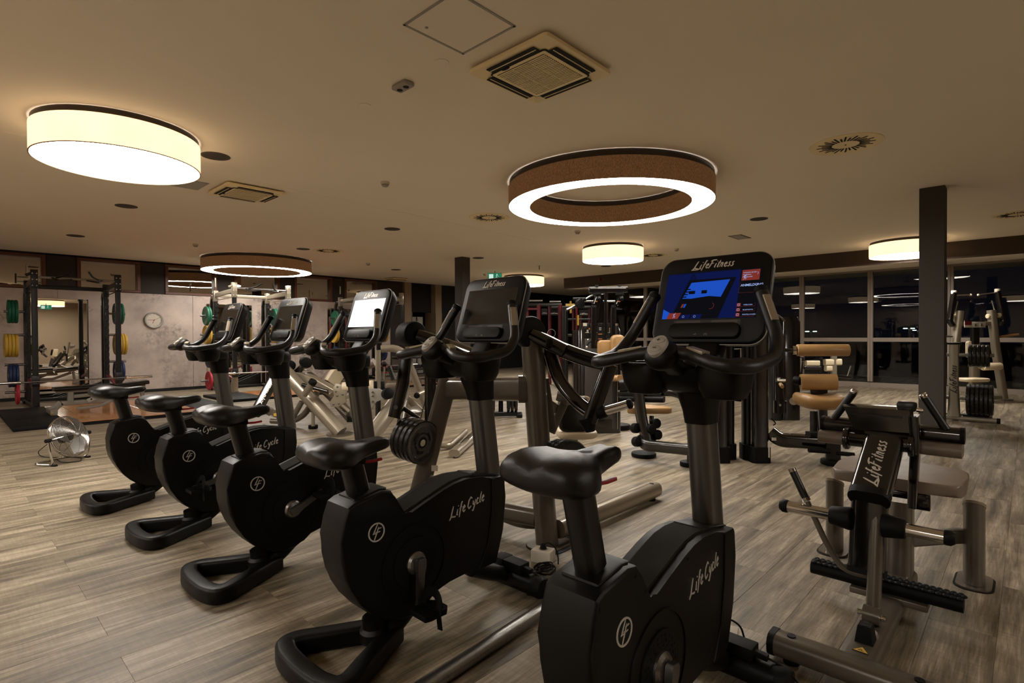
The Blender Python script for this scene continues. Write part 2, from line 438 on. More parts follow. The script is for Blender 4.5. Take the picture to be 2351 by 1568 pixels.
for i, (d, xa, xb, ya, yb) in enumerate(cand):
    if i < 298 and d < 1e8: link('plank', pg, sl, ((xa+xb)/2, (ya+yb)/2, 0))
    else: sl2.box(((xa+xb)/2, (ya+yb)/2, -.005), (xb-xa-.0016, yb-ya-.0016, .01))
rest = sl2.obj('planks', 'floor', sl, smooth=False); rest['kind'] = 'stuff'; rest.name = 'plank_remainder'

ce = G().box(((XN+XF)/2, (YB+YL)/2, CEIL+.05), (XF-XN, YL-YB, .1)).obj('ceiling', 'plaster'); struct(ce)
pts = [Fz(*p, CEIL) for p in ((10, 303), (480, 396), (700, 440), (1240, 555))]
G().sweep([q-V(0, 0, .0008) for q in pts], .012, .002, shape='rect').obj('joint_strip', 'plaster', ce)

# left wall
wl = G().box(((XN+10.75)/2, YL+.30, 1.15), (10.75-XN, .5, 2.3)).obj('wall_left', 'darkwall'); struct(wl)
xs = [-5, -3.36, -.76, 1.84, 4.44, 7.04, 9.64, 10.22]
for a, b in zip(xs, xs[1:]):
    G().box(((a+b)/2, YL+.03, 1.19), (b-a-.006, .05, 2.26), bev=.003, seg=1).obj('panel', 'concrete', wl, smooth=False)
wins = [(.45, 1.66), (2.18, 3.36), (3.86, 5.02), (5.44, 6.64), (7.06, 8.22), (8.62, 9.76)]
ZB, ZT = 2.33, 3.055
up = G(); xa = XN
for a, b in wins+[(10.75, 0)]:
    up.box(((xa+a)/2, YL+.17, (2.32+CEIL)/2), (a-xa, .2, CEIL-2.32)); xa = b
up.box((3, YL+.17, CEIL-.01), (15, .2, .02))
up.obj('upper_wall', 'darkwall', wl, smooth=False)
for i, (a, b) in enumerate(wins):
    w = bpy.data.objects.new('window_%d' % (i+1), None); COL.objects.link(w); w.location = ((a+b)/2, YL+.12, (ZB+ZT)/2); struct(w)
    hw, hh = (b-a)/2, (ZT-ZB)/2
    for c, s in (((0, 0, hh-.03), (2*hw, .16, .06)), ((0, 0, -hh+.03), (2*hw, .16, .06)), ((-hw+.035, 0, 0), (.07, .16, 2*hh-.12)), ((hw-.035, 0, 0), (.07, .16, 2*hh-.12))):
        G().box(c, s, bev=.006, seg=1).obj('frame_bar', 'framewood', w)
    G().box((0, .02, 0), (2*hw-.14, .008, 2*hh-.12)).obj('pane', 'glass2', w, smooth=False)
# dark backing added behind the clerestory panes, no room modelled
g = G().box((7, 17.0, 1.5), (26, .1, 3.2)); o = g.obj('wall_backing', 'dark'); struct(o)
# columns and niches right of the windows
for i, (a, b, y0, m) in enumerate([(10.75, 11.03, YL-.05, 'beige'), (12.04, 12.32, YL-.05, 'beige')]):
    o = G().box(((a+b)/2, y0+.3, CEIL/2), (b-a, .6, CEIL), bev=.004, seg=1).obj('pilaster', m); struct(o); o.name = 'trim_%d' % (i+1)
    for s in (-1, 1): G().box(((a+b)/2+s*((b-a)/2+.006), y0-.004, 1.05), (.012, .02, 2.1)).obj('edge_guard', 'steel', o)
o = G().box((11.535, YL+.45, 2.6), (1.01, .5, .97)).obj('wall_lintel', 'dark'); struct(o)
o = G().box((16.2, YL+.25, CEIL/2), (7.75, .5, CEIL)).obj('wall_left_end', 'dark'); struct(o)
o = G().box((11.535, YL+1.3, 1.5), (1.01, .1, 3)).obj('wall_niche', 'greywall'); struct(o)
for k, x in enumerate((11.3, 11.68)):
    lk = Local('locker', ('light grey locker standing in the niche, the wider one', 'narrow light grey locker at the right side of the niche')[k], 'locker', (x, YL+.55, 0))
    wdt = .40 if k == 0 else .24
    lk.part(G().box((x, YL+.55, .98), (wdt, .4, 1.96), bev=.008), 'cabinet', 'lightgrey')
    lk.part(G().box((x-.02, YL+.34, .98), (wdt-.08, .02, 1.86), bev=.004), 'door', 'lightgrey')
    lk.part(G().cyl((x+.08, YL+.32, 1.05), (x+.08, YL+.30, 1.05), .012), 'handle', 'chrome')
# far wall, back walls
o = G().box((XF+.05, (10.6+YL)/2, CEIL/2), (.1, YL-10.6, CEIL)).obj('wall_far', 'greywall'); struct(o)
o = G().box((XF-.02, (10.6+YL)/2, CEIL-.20), (.06, YL-10.6, .40)).obj('trim_3', 'dark'); struct(o)
o = G().box(((XR+XF)/2+.05, 10.55, CEIL/2), (XF-XR, .1, CEIL)).obj('wall_return', 'darkwall'); struct(o)
o = G().box(((XN+XF)/2, YB-.05, CEIL/2), (XF-XN, .1, CEIL)).obj('wall_back', 'beige'); struct(o)
o = G().box((XN-.05, (YB+YL)/2, CEIL/2), (.1, YL-YB, CEIL)).obj('wall_near', 'beige'); struct(o)
# dropped soffit along the window wall
g = G().prism([(13.65, CEIL), (13.65, 2.75), (XR+.2, 2.87), (XR+.2, CEIL)], YB, 10.65)
o = g.obj('trim_4', 'fascia', smooth=False); struct(o)
o.data.materials.append(M['plaster'])
for p in o.data.polygons:
    if p.normal.z < -.7: p.material_index = 1
# window wall
ys = [10.5]+[9.0-1.54*k for k in range(0, 10)]; ys = [y for y in ys if y > -5.9]+[-5.9]
for i, (b, a) in enumerate(zip(ys, ys[1:])):
    w = bpy.data.objects.new('window_%d' % (i+7), None); COL.objects.link(w); w.location = (XR, (a+b)/2, 0); struct(w)
    hw = (b-a)/2
    for c, s in (((0, 0, 2.85), (.09, 2*hw, .08)), ((0, 0, 1.155), (.09, 2*hw-.1, .10)), ((0, 0, .05), (.10, 2*hw, .12)), ((0, -hw+.028, 1.47), (.10, .056, 2.68)), ((0, hw-.028, 1.47), (.10, .056, 2.68))):
        G().box(c, s, bev=.006, seg=1).obj('frame_bar', 'winframe', w)
    G().box((.02, 0, 2.0), (.01, 2*hw-.1, 1.61)).obj('pane', 'glass', w, smooth=False)
    G().box((.02, 0, .61), (.01, 2*hw-.1, 1.0)).obj('pane', 'glass', w, smooth=False)
o = G().box((60, 0, -.2), (88, 160, .1)).obj('ground', 'asphalt'); struct(o)
# pillars
def pillar(x0, y0, lab):
    o = G().box((x0+.125, y0+.125, CEIL/2), (.25, .25, CEIL), bev=.004, seg=1).obj('pillar', 'pillar'); struct(o); return o
p1 = pillar(8.37, .748, ''); p1.name = 'trim_pillar_right'
p2 = pillar(8.22, 9.32, ''); p2.name = 'trim_pillar_middle'
# baseboards
o = G().box(((XN+10.7)/2, YL-.006, .035), (10.7-XN, .012, .07)).obj('baseboard_left', 'dark'); struct(o)

# ---------------------------------------------------------------- lamps
def shade_mat(name, col, s, dark=None):
    m, N, L, b = newmat(name)
    tc = N.new('ShaderNodeTexCoord'); n = N.new('ShaderNodeTexNoise'); n.inputs['Scale'].default_value = 160 if dark else 3; n.inputs['Detail'].default_value = 6 if dark else 2
    mp = N.new('ShaderNodeMapping'); mp.inputs['Scale'].default_value = (1, 1, .35 if dark else 1); L.new(tc.outputs['Object'], mp.inputs[0]); L.new(mp.outputs[0], n.inputs[0])
    r = N.new('ShaderNodeValToRGB'); e = r.color_ramp.elements
    c = srgb(col); c2 = srgb(dark) if dark else tuple(x*.9 for x in c)
    e[0].position = .35; e[0].color = (*c2, 1); e[1].position = .65; e[1].color = (*c, 1); L.new(n.outputs[0], r.inputs[0])
    L.new(r.outputs[0], b.inputs['Base Color']); L.new(r.outputs[0], b.inputs['Emission Color']); b.inputs['Emission Strength'].default_value = s
    b.inputs['Roughness'].default_value = .9; return m
M['shade'] = shade_mat('cream_fabric_shade', '#ffdcae', E_SIDE*1.45)
M['shadeb'] = shade_mat('brown_fabric_shade', '#74502f', .50, '#4a321f')
M['disc'] = emis('lamp_diffuser', (1, .94, .865), E_DISC); M['ringglow'] = emis('ring_diffuser', (1, .94, .865), E_RING)
M['lampbase'] = pbr('lamp_base_metal', '#3b332b', .4, metal=.5)
def drum(x, y, label, r=.61, zb=2.80, zt=3.035, ceil=CEIL, mat='shade'):
    t = thing('drum_lamp', label, 'ceiling lamp', (x, y, ceil), 0)
    a, b = zb-ceil, zt-ceil
    G().cyl((0, 0, b-.012), (0, 0, 0), r-.012, seg=48).obj('base_plate', 'lampbase', t)
    G().loft([[V(rr*math.cos(2*PI*i/64), rr*math.sin(2*PI*i/64), z) for i in range(64)] for rr, z in ((r, a), (r, b), (r-.008, b), (r-.008, a))], closed=True).obj('lamp_shade', mat, t)
    G().ring((0, 0, a), (0, 0, 1), r+.002, r-.006, .006, 64).obj('trim_ring', 'tan', t)
    G().cyl((0, 0, a+.004), (0, 0, a+.012), r-.008, seg=64).obj('diffuser', 'disc', t)
    return t
drum(1.143, 5.783, 'large cream drum ceiling lamp at the upper left of the photo')
drum(9.494, 6.155, 'cream drum ceiling lamp hanging past the brown ring, in the middle of the room')
drum(12.95, 1.74, 'cream drum ceiling lamp partly hidden by the right pillar')
drum(12.25, 11.08, 'cream drum ceiling lamp behind the top of the dark console')
def ringlamp(x, y, label, ro=1.171, ri=.918, zb=2.80, zt=3.02):
    t = thing('ring_lamp', label, 'ceiling lamp', (x, y, CEIL), 0); a, b = zb-CEIL, zt-CEIL
    cir = lambda r, z: [V(r*math.cos(2*PI*i/96), r*math.sin(2*PI*i/96), z) for i in range(96)]
    G().loft([cir(ro-.010, b-.01), cir(ro-.010, 0), cir(ri+.010, 0), cir(ri+.010, b-.01)], closed=True).obj('base_ring', 'lampbase', t)
    G().loft([cir(ro, a), cir(ro, b), cir(ro-.006, b), cir(ro-.006, a)], closed=True).obj('outer_shade', 'shadeb', t)
    G().loft([cir(ri, a), cir(ri, b), cir(ri+.006, b), cir(ri+.006, a)], closed=True).obj('inner_shade', 'shadeb', t)
    G().loft([cir(ro-.006, a+.003), cir(ro-.006, a+.01), cir(ri+.006, a+.01), cir(ri+.006, a+.003)], closed=True).obj('diffuser', 'ringglow', t)
    return t
ringlamp(5.436, 3.575, 'large brown fabric ring lamp on the ceiling above the bikes')
ringlamp(5.211, 13.04, 'brown fabric ring lamp near the squat racks by the concrete wall')
# unseen lamps added to brighten the ceiling; only the back-wall drum shows, in the mirror
for x, y, w in ((-3.2, .4, 'the near wall, added as fill light'), (-3.2, 9.6, 'the left corner, added as fill light'), (3.8, -3.9, 'the back wall')): drum(x, y, 'cream drum ceiling lamp outside the frame, near '+w)
ringlamp(-3.3, 4.6, 'brown fabric ring lamp at the left, outside the frame, added as fill light')  # unseen ring, added to lift the ceiling brightness
# ---------------------------------------------------------------- ceiling fittings
def speaker(px, py, label, r=.13):
    p = Fz(px, py, CEIL); t = thing('ceiling_speaker', label, 'speaker', p, 0, 'round speakers in the ceiling')
    G().lathe((0, 0, 0), (0, 0, -1), [(r*.80, 0), (r*.80, .004), (r*.9, .009), (r, .006), (r, -.001)], 40).obj('rim', 'greywall', t)
    G().cyl((0, 0, -.001), (0, 0, -.005), r*.80, seg=32).obj('grille', 'pillar', t); return t
for px, py, lab in ((495, 358, 'round grille speaker touching the large cream drum lamp'), (290, 473, 'round ceiling speaker below the large cream drum lamp'), (173.5, 541, 'round ceiling speaker nearest the concrete wall on the left'),
    (900.5, 525.5, 'round ceiling speaker alone in the middle of the ceiling'), (696, 571.5, 'round ceiling speaker beside the small slotted diffuser'), (1742.5, 502.5, 'round ceiling speaker above the console with the blue screen'),
    (1098, 592, 'round ceiling speaker beside the middle pillar'), (909, 619, 'round ceiling speaker in front of the clerestory windows'), (1013, 657.5, 'round ceiling speaker farthest away, left of the middle pillar'),
    (1391, 611, 'round ceiling speaker below the middle cream drum lamp'), (1262, 677, 'round ceiling speaker near the far dark wall')):
    speaker(px, py, lab)
def diffuser(x, y, label):
    t = thing('slotted_diffuser', label, 'air vent', (x, y, CEIL))
    G().lathe((0, 0, 0), (0, 0, -1), [(.01, .004), (.25, .004), (.28, .010), (.305, .006), (.305, -.001)], 48).obj('plate', 'acplastic', t)
    for k in range(32):
        a = 2*PI*k/32; q = Matrix.Rotation(a+.10, 3, 'Z'); q2 = Matrix.Rotation(a, 3, 'Z')
        r0 = .175 if k % 2 else .155; G().box(q2 @ V(r0+.0, 0, -.0052), (.125 if k % 2 else .085, .014, .003), rot=q).obj('slot', 'dark', t, smooth=False)
    G().cyl((0, 0, -.004), (0, 0, -.008), .008, seg=8).obj('screw', 'dark', t)
diffuser(5.925, 1.268, 'round slotted air diffuser between the ring lamp and the right pillar')
diffuser(5.80, 5.95, 'round slotted air diffuser left of the large ring lamp')
diffuser(5.69, 10.65, 'round slotted air diffuser beside the smaller ring lamp')
diffuser(11.13, 6.15, 'round slotted air diffuser behind the middle cream drum lamp')
diffuser(11.2, .14, 'round slotted air diffuser cut by the right edge of the photo')
def cassette(x, y, label, s=.68):
    t = thing('air_conditioner', label, 'air conditioner', (x, y, CEIL)); h = s/2
    g = G().rrect((0, 0, -.045), (1, 0, 0), (0, -1, 0), (0, 0, -1), s, s, .03, .03, bev=.008)
    g.obj('panel', 'acplastic', t)
    G().rrect((0, 0, -.01), (1, 0, 0), (0, -1, 0), (0, 0, -1), s*.86, s*.86, .012, .03).obj('seal', 'dark', t)
    q = s*.335
    G().rrect((0, 0, -.0535), (1, 0, 0), (0, -1, 0), (0, 0, -1), 2*q+.02, 2*q+.02, .004, .02).obj('grille_seam', 'dark', t)
    G().rrect((0, 0, -.056), (1, 0, 0), (0, -1, 0), (0, 0, -1), 2*q, 2*q, .006, .015).obj('grille_frame', 'acplastic', t)
    G().rrect((0, 0, -.0568), (1, 0, 0), (0, -1, 0), (0, 0, -1), 2*q-.05, 2*q-.05, .002, .004).obj('grille_opening', 'dark', t)
    me = G().box((0, 0, 0), (.0075, 2*q-.05, .006)).mesh('slat', 'acplastic', False)
    n = 23
    for k in range(n): link('slat', me, t, (-q+.025+(2*q-.05)*(k+.5)/n, 0, -.0588))
    for yy in (-.07, .07): G().box((0, yy, -.0605), (2*q-.05, .004, .003)).obj('rib', 'acplastic', t)
    for sx, sy in ((1, 0), (-1, 0), (0, 1), (0, -1)):
        c = V(sx, sy, 0)*(h*.80); sz = (.062, s*.60, .004) if sx else (s*.60, .062, .004)
        G().box((c.x, c.y, -.0535), sz, bev=.001).obj('air_slot', 'dark', t, smooth=False)
        sz2 = (.006, s*.58, .004) if sx else (s*.58, .006, .004)
        G().box((c.x, c.y, -.056), sz2).obj('louvre', 'acplastic', t, smooth=False)
    G().ball((-q-.0, .1, -.056), .016, (.8, 2.2, .25)).obj('emblem', 'dark', t)
cassette(2.80, 2.378, 'beige square ceiling cassette air conditioner nearest the camera')
cassette(2.66, 6.98, 'beige square ceiling cassette air conditioner beside the large drum lamp')
cassette(9.9, 14.3, 'square ceiling cassette air conditioner far off by the pilasters', .6)
t = thing('access_hatch', 'flush square inspection hatch in the ceiling near the air conditioner', 'hatch', (2.10, 2.39, CEIL))
for c, s in (((.222, 0, -.002), (.015, .46, .005)), ((-.222, 0, -.002), (.015, .46, .005)), ((0, .222, -.002), (.46, .015, .005)), ((0, -.222, -.002), (.46, .015, .005))):
    G().box(c, s).obj('frame_bar', 'lightgrey', t)
G().box((0, 0, -.001), (.425, .425, .004)).obj('door', 'plaster', t); G().box((0, 0, -.0005), (.429, .429, .003)).obj('gap', 'pillar', t)
G().cyl((-.12, .15, -.002), (-.12, .15, -.006), .010).obj('lock', 'steel', t)
t = thing('ceiling_socket', 'double power socket fixed to the ceiling', 'socket', (2.308, 3.236, CEIL))
G().box((0, 0, -.016), (.085, .16, .032), bev=.008).obj('plate', 'lightgrey', t)
for s in (-1, 1): G().cyl((0, s*.037, -.030), (0, s*.037, -.034), .021, seg=20).obj('outlet', 'dark', t)
for x, y, r, lab in ((2.302, 2.797, .05, 'round blank cover disc near the air conditioner'), (2.315, 3.748, .05, 'round blank cover disc beyond the ceiling socket'), (7.53, 6.53, .10, 'round blank cover disc behind the large ring lamp')):
    t = tag(G().lathe((0, 0, 0), (0, 0, -1), [(.003, .006), (r*.95, .005), (r, .001)], 32).obj('cover_disc', 'plaster', None, loc=(x, y, CEIL)), lab, 'cover')
for (x, y), s, lab in (((10.18, 3.87), (.50, .24), 'flush rectangular grille panel in front of the brown fascia'), ((2.02, 7.15), (.42, .42), 'flush access panel tucked beside the large drum lamp')):
    t = thing('ceiling_panel', lab, 'panel', (x, y, CEIL)); G().box((0, 0, -.002), (s[0], s[1], .004)).obj('plate', 'greywall' if x > 5 else 'lightgrey', t); G().box((0, 0, -.005), (s[0]-.05, s[1]-.05, .003)).obj('insert', 'grey', t)
def smoke(px, py, label):
    p = Fz(px, py, CEIL-.03); t = thing('smoke_detector', label, 'smoke detector', (p.x, p.y, CEIL))
    G().lathe((0, 0, 0), (0, 0, -1), [(.05, -.001), (.052, .02), (.047, .028)], 24).obj('base', 'white', t)
    G().lathe((0, 0, -.028), (0, 0, -1), [(.038, 0), (.040, .014), (.028, .026), (.004, .030)], 24).obj('sensor', 'lightgrey', t)
for a in ((884, 424, 'white smoke detector in the middle of the ceiling'), (449, 564, 'white smoke detector left of the smaller ring lamp'), (845, 607, 'white smoke detector right of the smaller ring lamp'), (1326, 534, 'white smoke detector below the large ring lamp'), (1553, 574, 'white smoke detector just above the console with the blue screen'), (1113, 631, 'white smoke detector beside the exit sign')): smoke(*a)
p = Fz(1238, 612, 3.06); t = thing('sprinkler', 'small ceiling sprinkler head left of the middle drum lamp', 'sprinkler', (p.x, p.y, CEIL))
G().cyl((0, 0, 0), (0, 0, -.004), .05).obj('rose', 'white', t); G().cyl((0, 0, -.004), (0, 0, -.10), .012).obj('nozzle', 'steel', t)
M['exitg'] = emis('exit_green', (.03, .30, .16), .6); M['exitw'] = emis('exit_white', (.75, 1, .85), .8)
def exitsign(p, rz, label):
    t = thing('exit_sign', label, 'exit sign', p, rz)
    G().box((0, 0, 0), (.40, .05, .20), bev=.006).obj('housing', 'white', t)
    for s in (-1, 1):
        G().box((0, s*.027, 0), (.38, .004, .18)).obj('face', 'exitg', t)
        G().box((-.10, s*.030, 0), (.12, .003, .13)).obj('door_symbol', 'exitw', t)
        g = G()
        g.ball((.06, s*.030, .055), .016, (1, .2, 1), 8); g.sweep([(.06, s*.030, .04), (.05, s*.030, -.01), (.09, s*.030, -.06)], .022, .006, shape='rect'); g.sweep([(.05, s*.030, -.01), (.01, s*.030, -.05)], .022, .006, shape='rect'); g.sweep([(.02, s*.030, .01), (.06, s*.030, .03), (.11, s*.030, .0)], .016, .006, shape='rect')
        g.obj('running_figure', 'exitw', t)
    G().cyl((0, 0, .1), (0, 0, .16), .012).obj('stem', 'steel', t)
pe = Fz(1136, 635, 2.93); exitsign((pe.x, pe.y, 2.93), math.radians(-45), 'green exit sign with running figure, hanging behind the dark console')
exitsign((3.4, -1.0, 2.62), 0, 'green exit sign behind the camera, reflected in the wall mirror')
t = thing('fire_alarm', 'small red fire alarm on the brown fascia', 'alarm', (13.64, 8.35, 2.95))
pa = P(1377, 641, 1); 
rr_ = ray(1377, 641); kk = 13.65/rr_.x; t.location = O0+rr_*kk
G().cyl((0, 0, 0), (-.05, 0, 0), .05, .04).obj('sounder', 'red', t); G().cyl((-.05, 0, 0), (-.06, 0, 0), .02).obj('lens', 'red', t)
# street lamps outside
M['lampw'] = emis('street_lamp_glow', (.75, 1, .8), 9.0)
for i, (px, py, d) in enumerate(((1862, 762, 60), (2087, 755, 62), (2107, 759, 70))):
    p = P(px, py, d); t = thing('street_lamp', ('street lamp outside the left window bay', 'street lamp outside, just left of the right pillar', 'farther street lamp outside, touching the right pillar')[i], 'street lamp', (p.x, p.y, -.15))
    h = p.z+.15; G().cyl((0, 0, 0), (0, 0, h), .09, .05).obj('pole', 'steel', t)
    for s in (-1, 1): G().box((s*.3, -s*.3, h+.05), (.28, .28, .08), rot=Matrix.Rotation(math.radians(45), 3, 'Z')).obj('lamp_head', 'lampw', t)
# ---------------------------------------------------------------- exercise bikes
M['scr_off'] = pbr('screen_off', '#15130f', .18, var=.05, spec=.6)
M['scr_white'] = emis('screen_white', (1, .99, .97), 1.6)
M['ui_bg'] = emis('screen_navy', (.004, .006, .035), 1.0)
M['ui_bg2'] = emis('screen_blue_dim', (.004, .008, .060), 1.0)
M['ui_sky'] = emis('screen_sky_blue', (.012, .075, .50), 1.0)
M['ui_black'] = emis('screen_black', (.004, .004, .006), 1.0)
M['ui_red'] = emis('screen_red', (.20, .03, .02), 1.0)
M['ui_txt'] = emis('screen_text', (.35, .45, .80), 1.0)
M['label_strip'] = pbr('warning_strip', '#2e2b28', .6); M['label_txt'] = pbr('warning_text', '#6f6a62', .6)
HUB = V(.008, 0, .340)
def logo(g, to3, r, d=.002):
    n = 36
    rings = []
    for i in range(n):
        a = 2*PI*i/n; c, s = math.cos(a), math.sin(a)
        rings.append([to3(r*c, r*s, 0), to3(r*c, r*s, d), to3(r*.86*c, r*.86*s, d), to3(r*.86*c, r*.86*s, 0)])
    g.loft(rings, closed=True)
    for st in ([(.16, .88), (-.30, .02), (.10, .02)], [(.28, .50), (-.02, -.20), (-.30, -.84)], [(.10, .30), (.60, .36)], [(-.02, -.06), (.45, .0)], [(-.30, .02), (-.44, -.10), (-.05, -.10)]):
        stroke(g, [(x*r, y*r) for x, y in st], r*.13, to3, d)
def make_bike():
    t = thing('exercise_bike', 'x', 'exercise bike', (0, 0, 0), 0, 'upright exercise bikes in a diagonal row')
    # shell
    out = [(-.272, .655), (-.302, .640), (-.322, .585), (-.332, .515), (-.330, .44), (-.316, .375), (-.288, .315), (-.250, .250), (-.205, .195), (-.150, .150), (-.09, .122),
           (-.03, .112), (.03, .120), (.075, .145), (.115, .175), (.15, .197), (.20, .207), (.30, .200), (.42, .190), (.492, .195), (.515, .26), (.540, .34), (.552, .42), (.556, .50),
           (.552, .588), (.545, .600), (.40, .628), (.30, .636), (.235, .630), (.17, .614), (.08, .585), (-.005, .556), (-.030, .548), (-.040, .560), (-.090, .640), (-.105, .668), (-.150, .676)]
    G().prism(list(reversed(out)), -.085, .085, bev=.013, seg=3).obj('shell', 'shell', t, ang=30)
    G().prism([(.375, .19), (.495, .192), (.545, .34), (.560, .50), (.556, .592), (.545, .606), (.46, .61), (.47, .45), (.44, .30)], -.0885, .0885, bev=.006).obj('front_cover', 'shell', t)
    g = G(); rings = []
    for x, z in ((-.022, .556), (.07, .586), (.16, .616), (.23, .635), (.30, .641), (.38, .636)):
        rings.append([V(x, -.060, z-.012), V(x, -.054, z+.002), V(x, .054, z+.002), V(x, .060, z-.012)])
    g.loft(rings).obj('top_panel', 'shelltop', t, ang=60)
    G().prism([(-.262, .662), (-.15, .683), (-.112, .678), (-.122, .664), (-.268, .646)], -.062, .062, bev=.008).obj('tower_cap', 'shell', t)
    G().box((.462, 0, .615), (.20, .115, .022), rot=Matrix.Rotation(math.radians(11), 3, 'Y'), bev=.008).obj('mast_collar', 'shell', t)
    for s in (-1, 1):
        G().ring((HUB.x, s*.0865, HUB.z), (0, 1, 0), .165, .158, .006, 48).obj('wheel_rim', 'shell', t)
        G().cyl((HUB.x, s*.084, HUB.z), (HUB.x, s*.0905, HUB.z), .108, seg=40).obj('vented_disc', 'rubber', t)
        g = G()
        for rr, n in ((.062, 16), (.076, 20), (.090, 24)):
            for k in range(n):
                a = 2*PI*k/n+rr*40; c = V(HUB.x+rr*math.cos(a), s*.0895, HUB.z+rr*math.sin(a)); g.cyl(c, c+V(0, s*.0025, 0), .0032, seg=5)
        o = g.obj('vent_dots', 'shell', t, smooth=False); o['kind'] = 'stuff'
        G().lathe((HUB.x, s*.090, HUB.z), (0, s, 0), [(.048, 0), (.048, .008), (.040, .018), (.020, .022), (.018, .040), (.002, .041)], 32).obj('hub_cap', 'steel', t)
    for p in ((-.290, .615), (-.12, .645), (-.065, .585), (-.285, .345), (.51, .55), (.545, .46), (.19, .60), (-.24, .275)):
        G().cyl((p[0], -.084, p[1]), (p[0], -.0865, p[1]), .0055, seg=10).obj('screw', 'rubber', t)
    T3 = plane_to3((-.180, -.0855, .518), (1, 0, 0), (0, 0, 1), (0, -1, 0))
    g = G(); logo(g, T3, .038); g.obj('round_emblem', 'ink', t, smooth=False)
    a = math.radians(10)
    T3 = plane_to3((.205, -.0855, .475), (math.cos(a), 0, math.sin(a)), (-math.sin(a), 0, math.cos(a)), (0, -1, 0))
    g, _ = lettering('Life Cycle', T3, .050, w=.12); g.obj('lettering', 'ink', t, smooth=False)
    # cranks: own origin on the axle
    for s, nm in ((-1, 'crank'), (1, 'crank')):
        g = G(); rings = []
        for l, w, th in ((-.028, .030, .02), (-.02, .042, .024), (.01, .044, .024), (.04, .034, .020), (.14, .028, .018), (.175, .030, .02), (.185, .018, .02)):
            y = s*(.030 - .004*max(l, 0)/.18)
            rings.append([V(l, y-th/2, -w/2), V(l, y+th/2, -w/2), V(l, y+th/2, w/2), V(l, y-th/2, w/2)])
        c = g.loft(rings).obj(nm, 'steel2', t, loc=(HUB.x, s*.095, HUB.z)); c['side'] = s
        pd = G(); ry = s*.095
        pr = [(-.062, -.050), (-.036, -.058), (.042, -.058), (.066, -.034), (.066, .034), (.042, .058), (-.036, .058), (-.062, .050)]
        pd.prism([(x, ry+y) for x, y in pr], -.012, .012, axis='z', bev=.004)
        for k in range(5): pd.box((-.036+.018*k, ry, .0135), (.003, .085, .003))
        for k in range(4): pd.box((0, ry-.03+.02*k, .0135), (.09, .003, .003))
        po = pd.obj('pedal', 'rubber', c, loc=(.168, 0, 0))
        g = G(); g.sweep([(.005, ry-.048, .0), (.012, ry-.050, .045), (.02, ry-.02, .072), (.02, ry+.02, .072), (.012, ry+.050, .045), (.005, ry+.048, .0)], .036, .005, shape='rect', fil=.02, up=(1, 0, 0))
        g.sweep([(.01, ry-.045, -.005), (.012, ry-.052, -.065)], .028, .005, shape='rect', up=(1, 0, 0)); st = g.obj('strap', 'rubber', po)
        po['is_pedal'] = 1
    # rear stand
    g = G(); path = []
    ctrl = [(-.055, .030), (-.26, .140), (-.375, .205), (-.425, .200), (-.450, .13), (-.458, 0), (-.450, -.13), (-.425, -.200), (-.375, -.205), (-.26, -.140), (-.055, -.030)]
    g.sweep([(x, y, .045) for x, y in ctrl], (.078), .080, shape=.018, seg=12, fil=.04)
    g.obj('rear_stand', 'shell', t)
    g = G(); g.sweep([(-.16, 0, .045), (-.10, 0, .058), (-.03, 0, .095), (.02, 0, .135)], .13, .075, shape=.03, fil=.03); g.obj('stand_neck', 'shell', t)
    G().lathe((-.135, 0, .080), (-.15, 0, 1), [(.066, -.03), (.062, .008), (.048, .022), (.046, .06), (.002, .062)], 28).obj('pivot_boot', 'shell', t)
    for s in (-1, 1): G().cyl((-.40, s*.19, 0), (-.40, s*.19, .012), .022).obj('foot_pad', 'rubber', t)
    # front stand
    G().sweep([(.40, 0, .17), (.50, 0, .120), (.66, 0, .060)], .10, .075, shape=.03, fil=.05).obj('front_neck', 'shell', t)
    G().sweep([(.665, -.20, .052), (.665, .20, .052)], .105, .085, shape=.034).obj('front_stand', 'shell', t)
    for s in (-1, 1):
        G().lathe((.665, s*.20, .052), (0, s, 0), [(.050, -.02), (.053, 0), (.052, .03), (.044, .045), (.002, .048)], 24).obj('end_cap', 'rubber', t)
        G().cyl((.665, s*.16, 0), (.665, s*.16, .02), .022).obj('foot_pad', 'rubber', t)
    # mast
    G().sweep([(.532, 0, .590), (.474, 0, 1.010)], .088, .125, shape=.038, up=(1, 0, 0)).obj('mast', 'steel2', t)
    g = G(); rings = []
    for x, z, wx, wy in ((.477, .985, .134, .096), (.470, 1.03, .142, .104), (.455, 1.085, .162, .122), (.445, 1.120, .172, .130)):
        rings.append([V(x+math.copysign(abs(math.cos(a))**.6, math.cos(a))*wx/2, math.copysign(abs(math.sin(a))**.6, math.sin(a))*wy/2, z) for a in [2*PI*i/32 for i in range(32)]])
    g.loft(rings).obj('mast_sleeve', 'shell', t)
    # cup tray and neck
    g = G(); rings = []
    for x, z, wx, wy in ((.445, 1.095, .15, .13), (.43, 1.11, .215, .19), (.41, 1.145, .25, .23), (.40, 1.178, .26, .24), (.40, 1.186, .25, .23)):
        rings.append([V(x+math.copysign(abs(math.cos(a))**.7, math.cos(a))*wx/2, math.copysign(abs(math.sin(a))**.7, math.sin(a))*wy/2, z) for a in [2*PI*i/32 for i in range(32)]])
    g.loft(rings).obj('bar_head', 'shell', t)
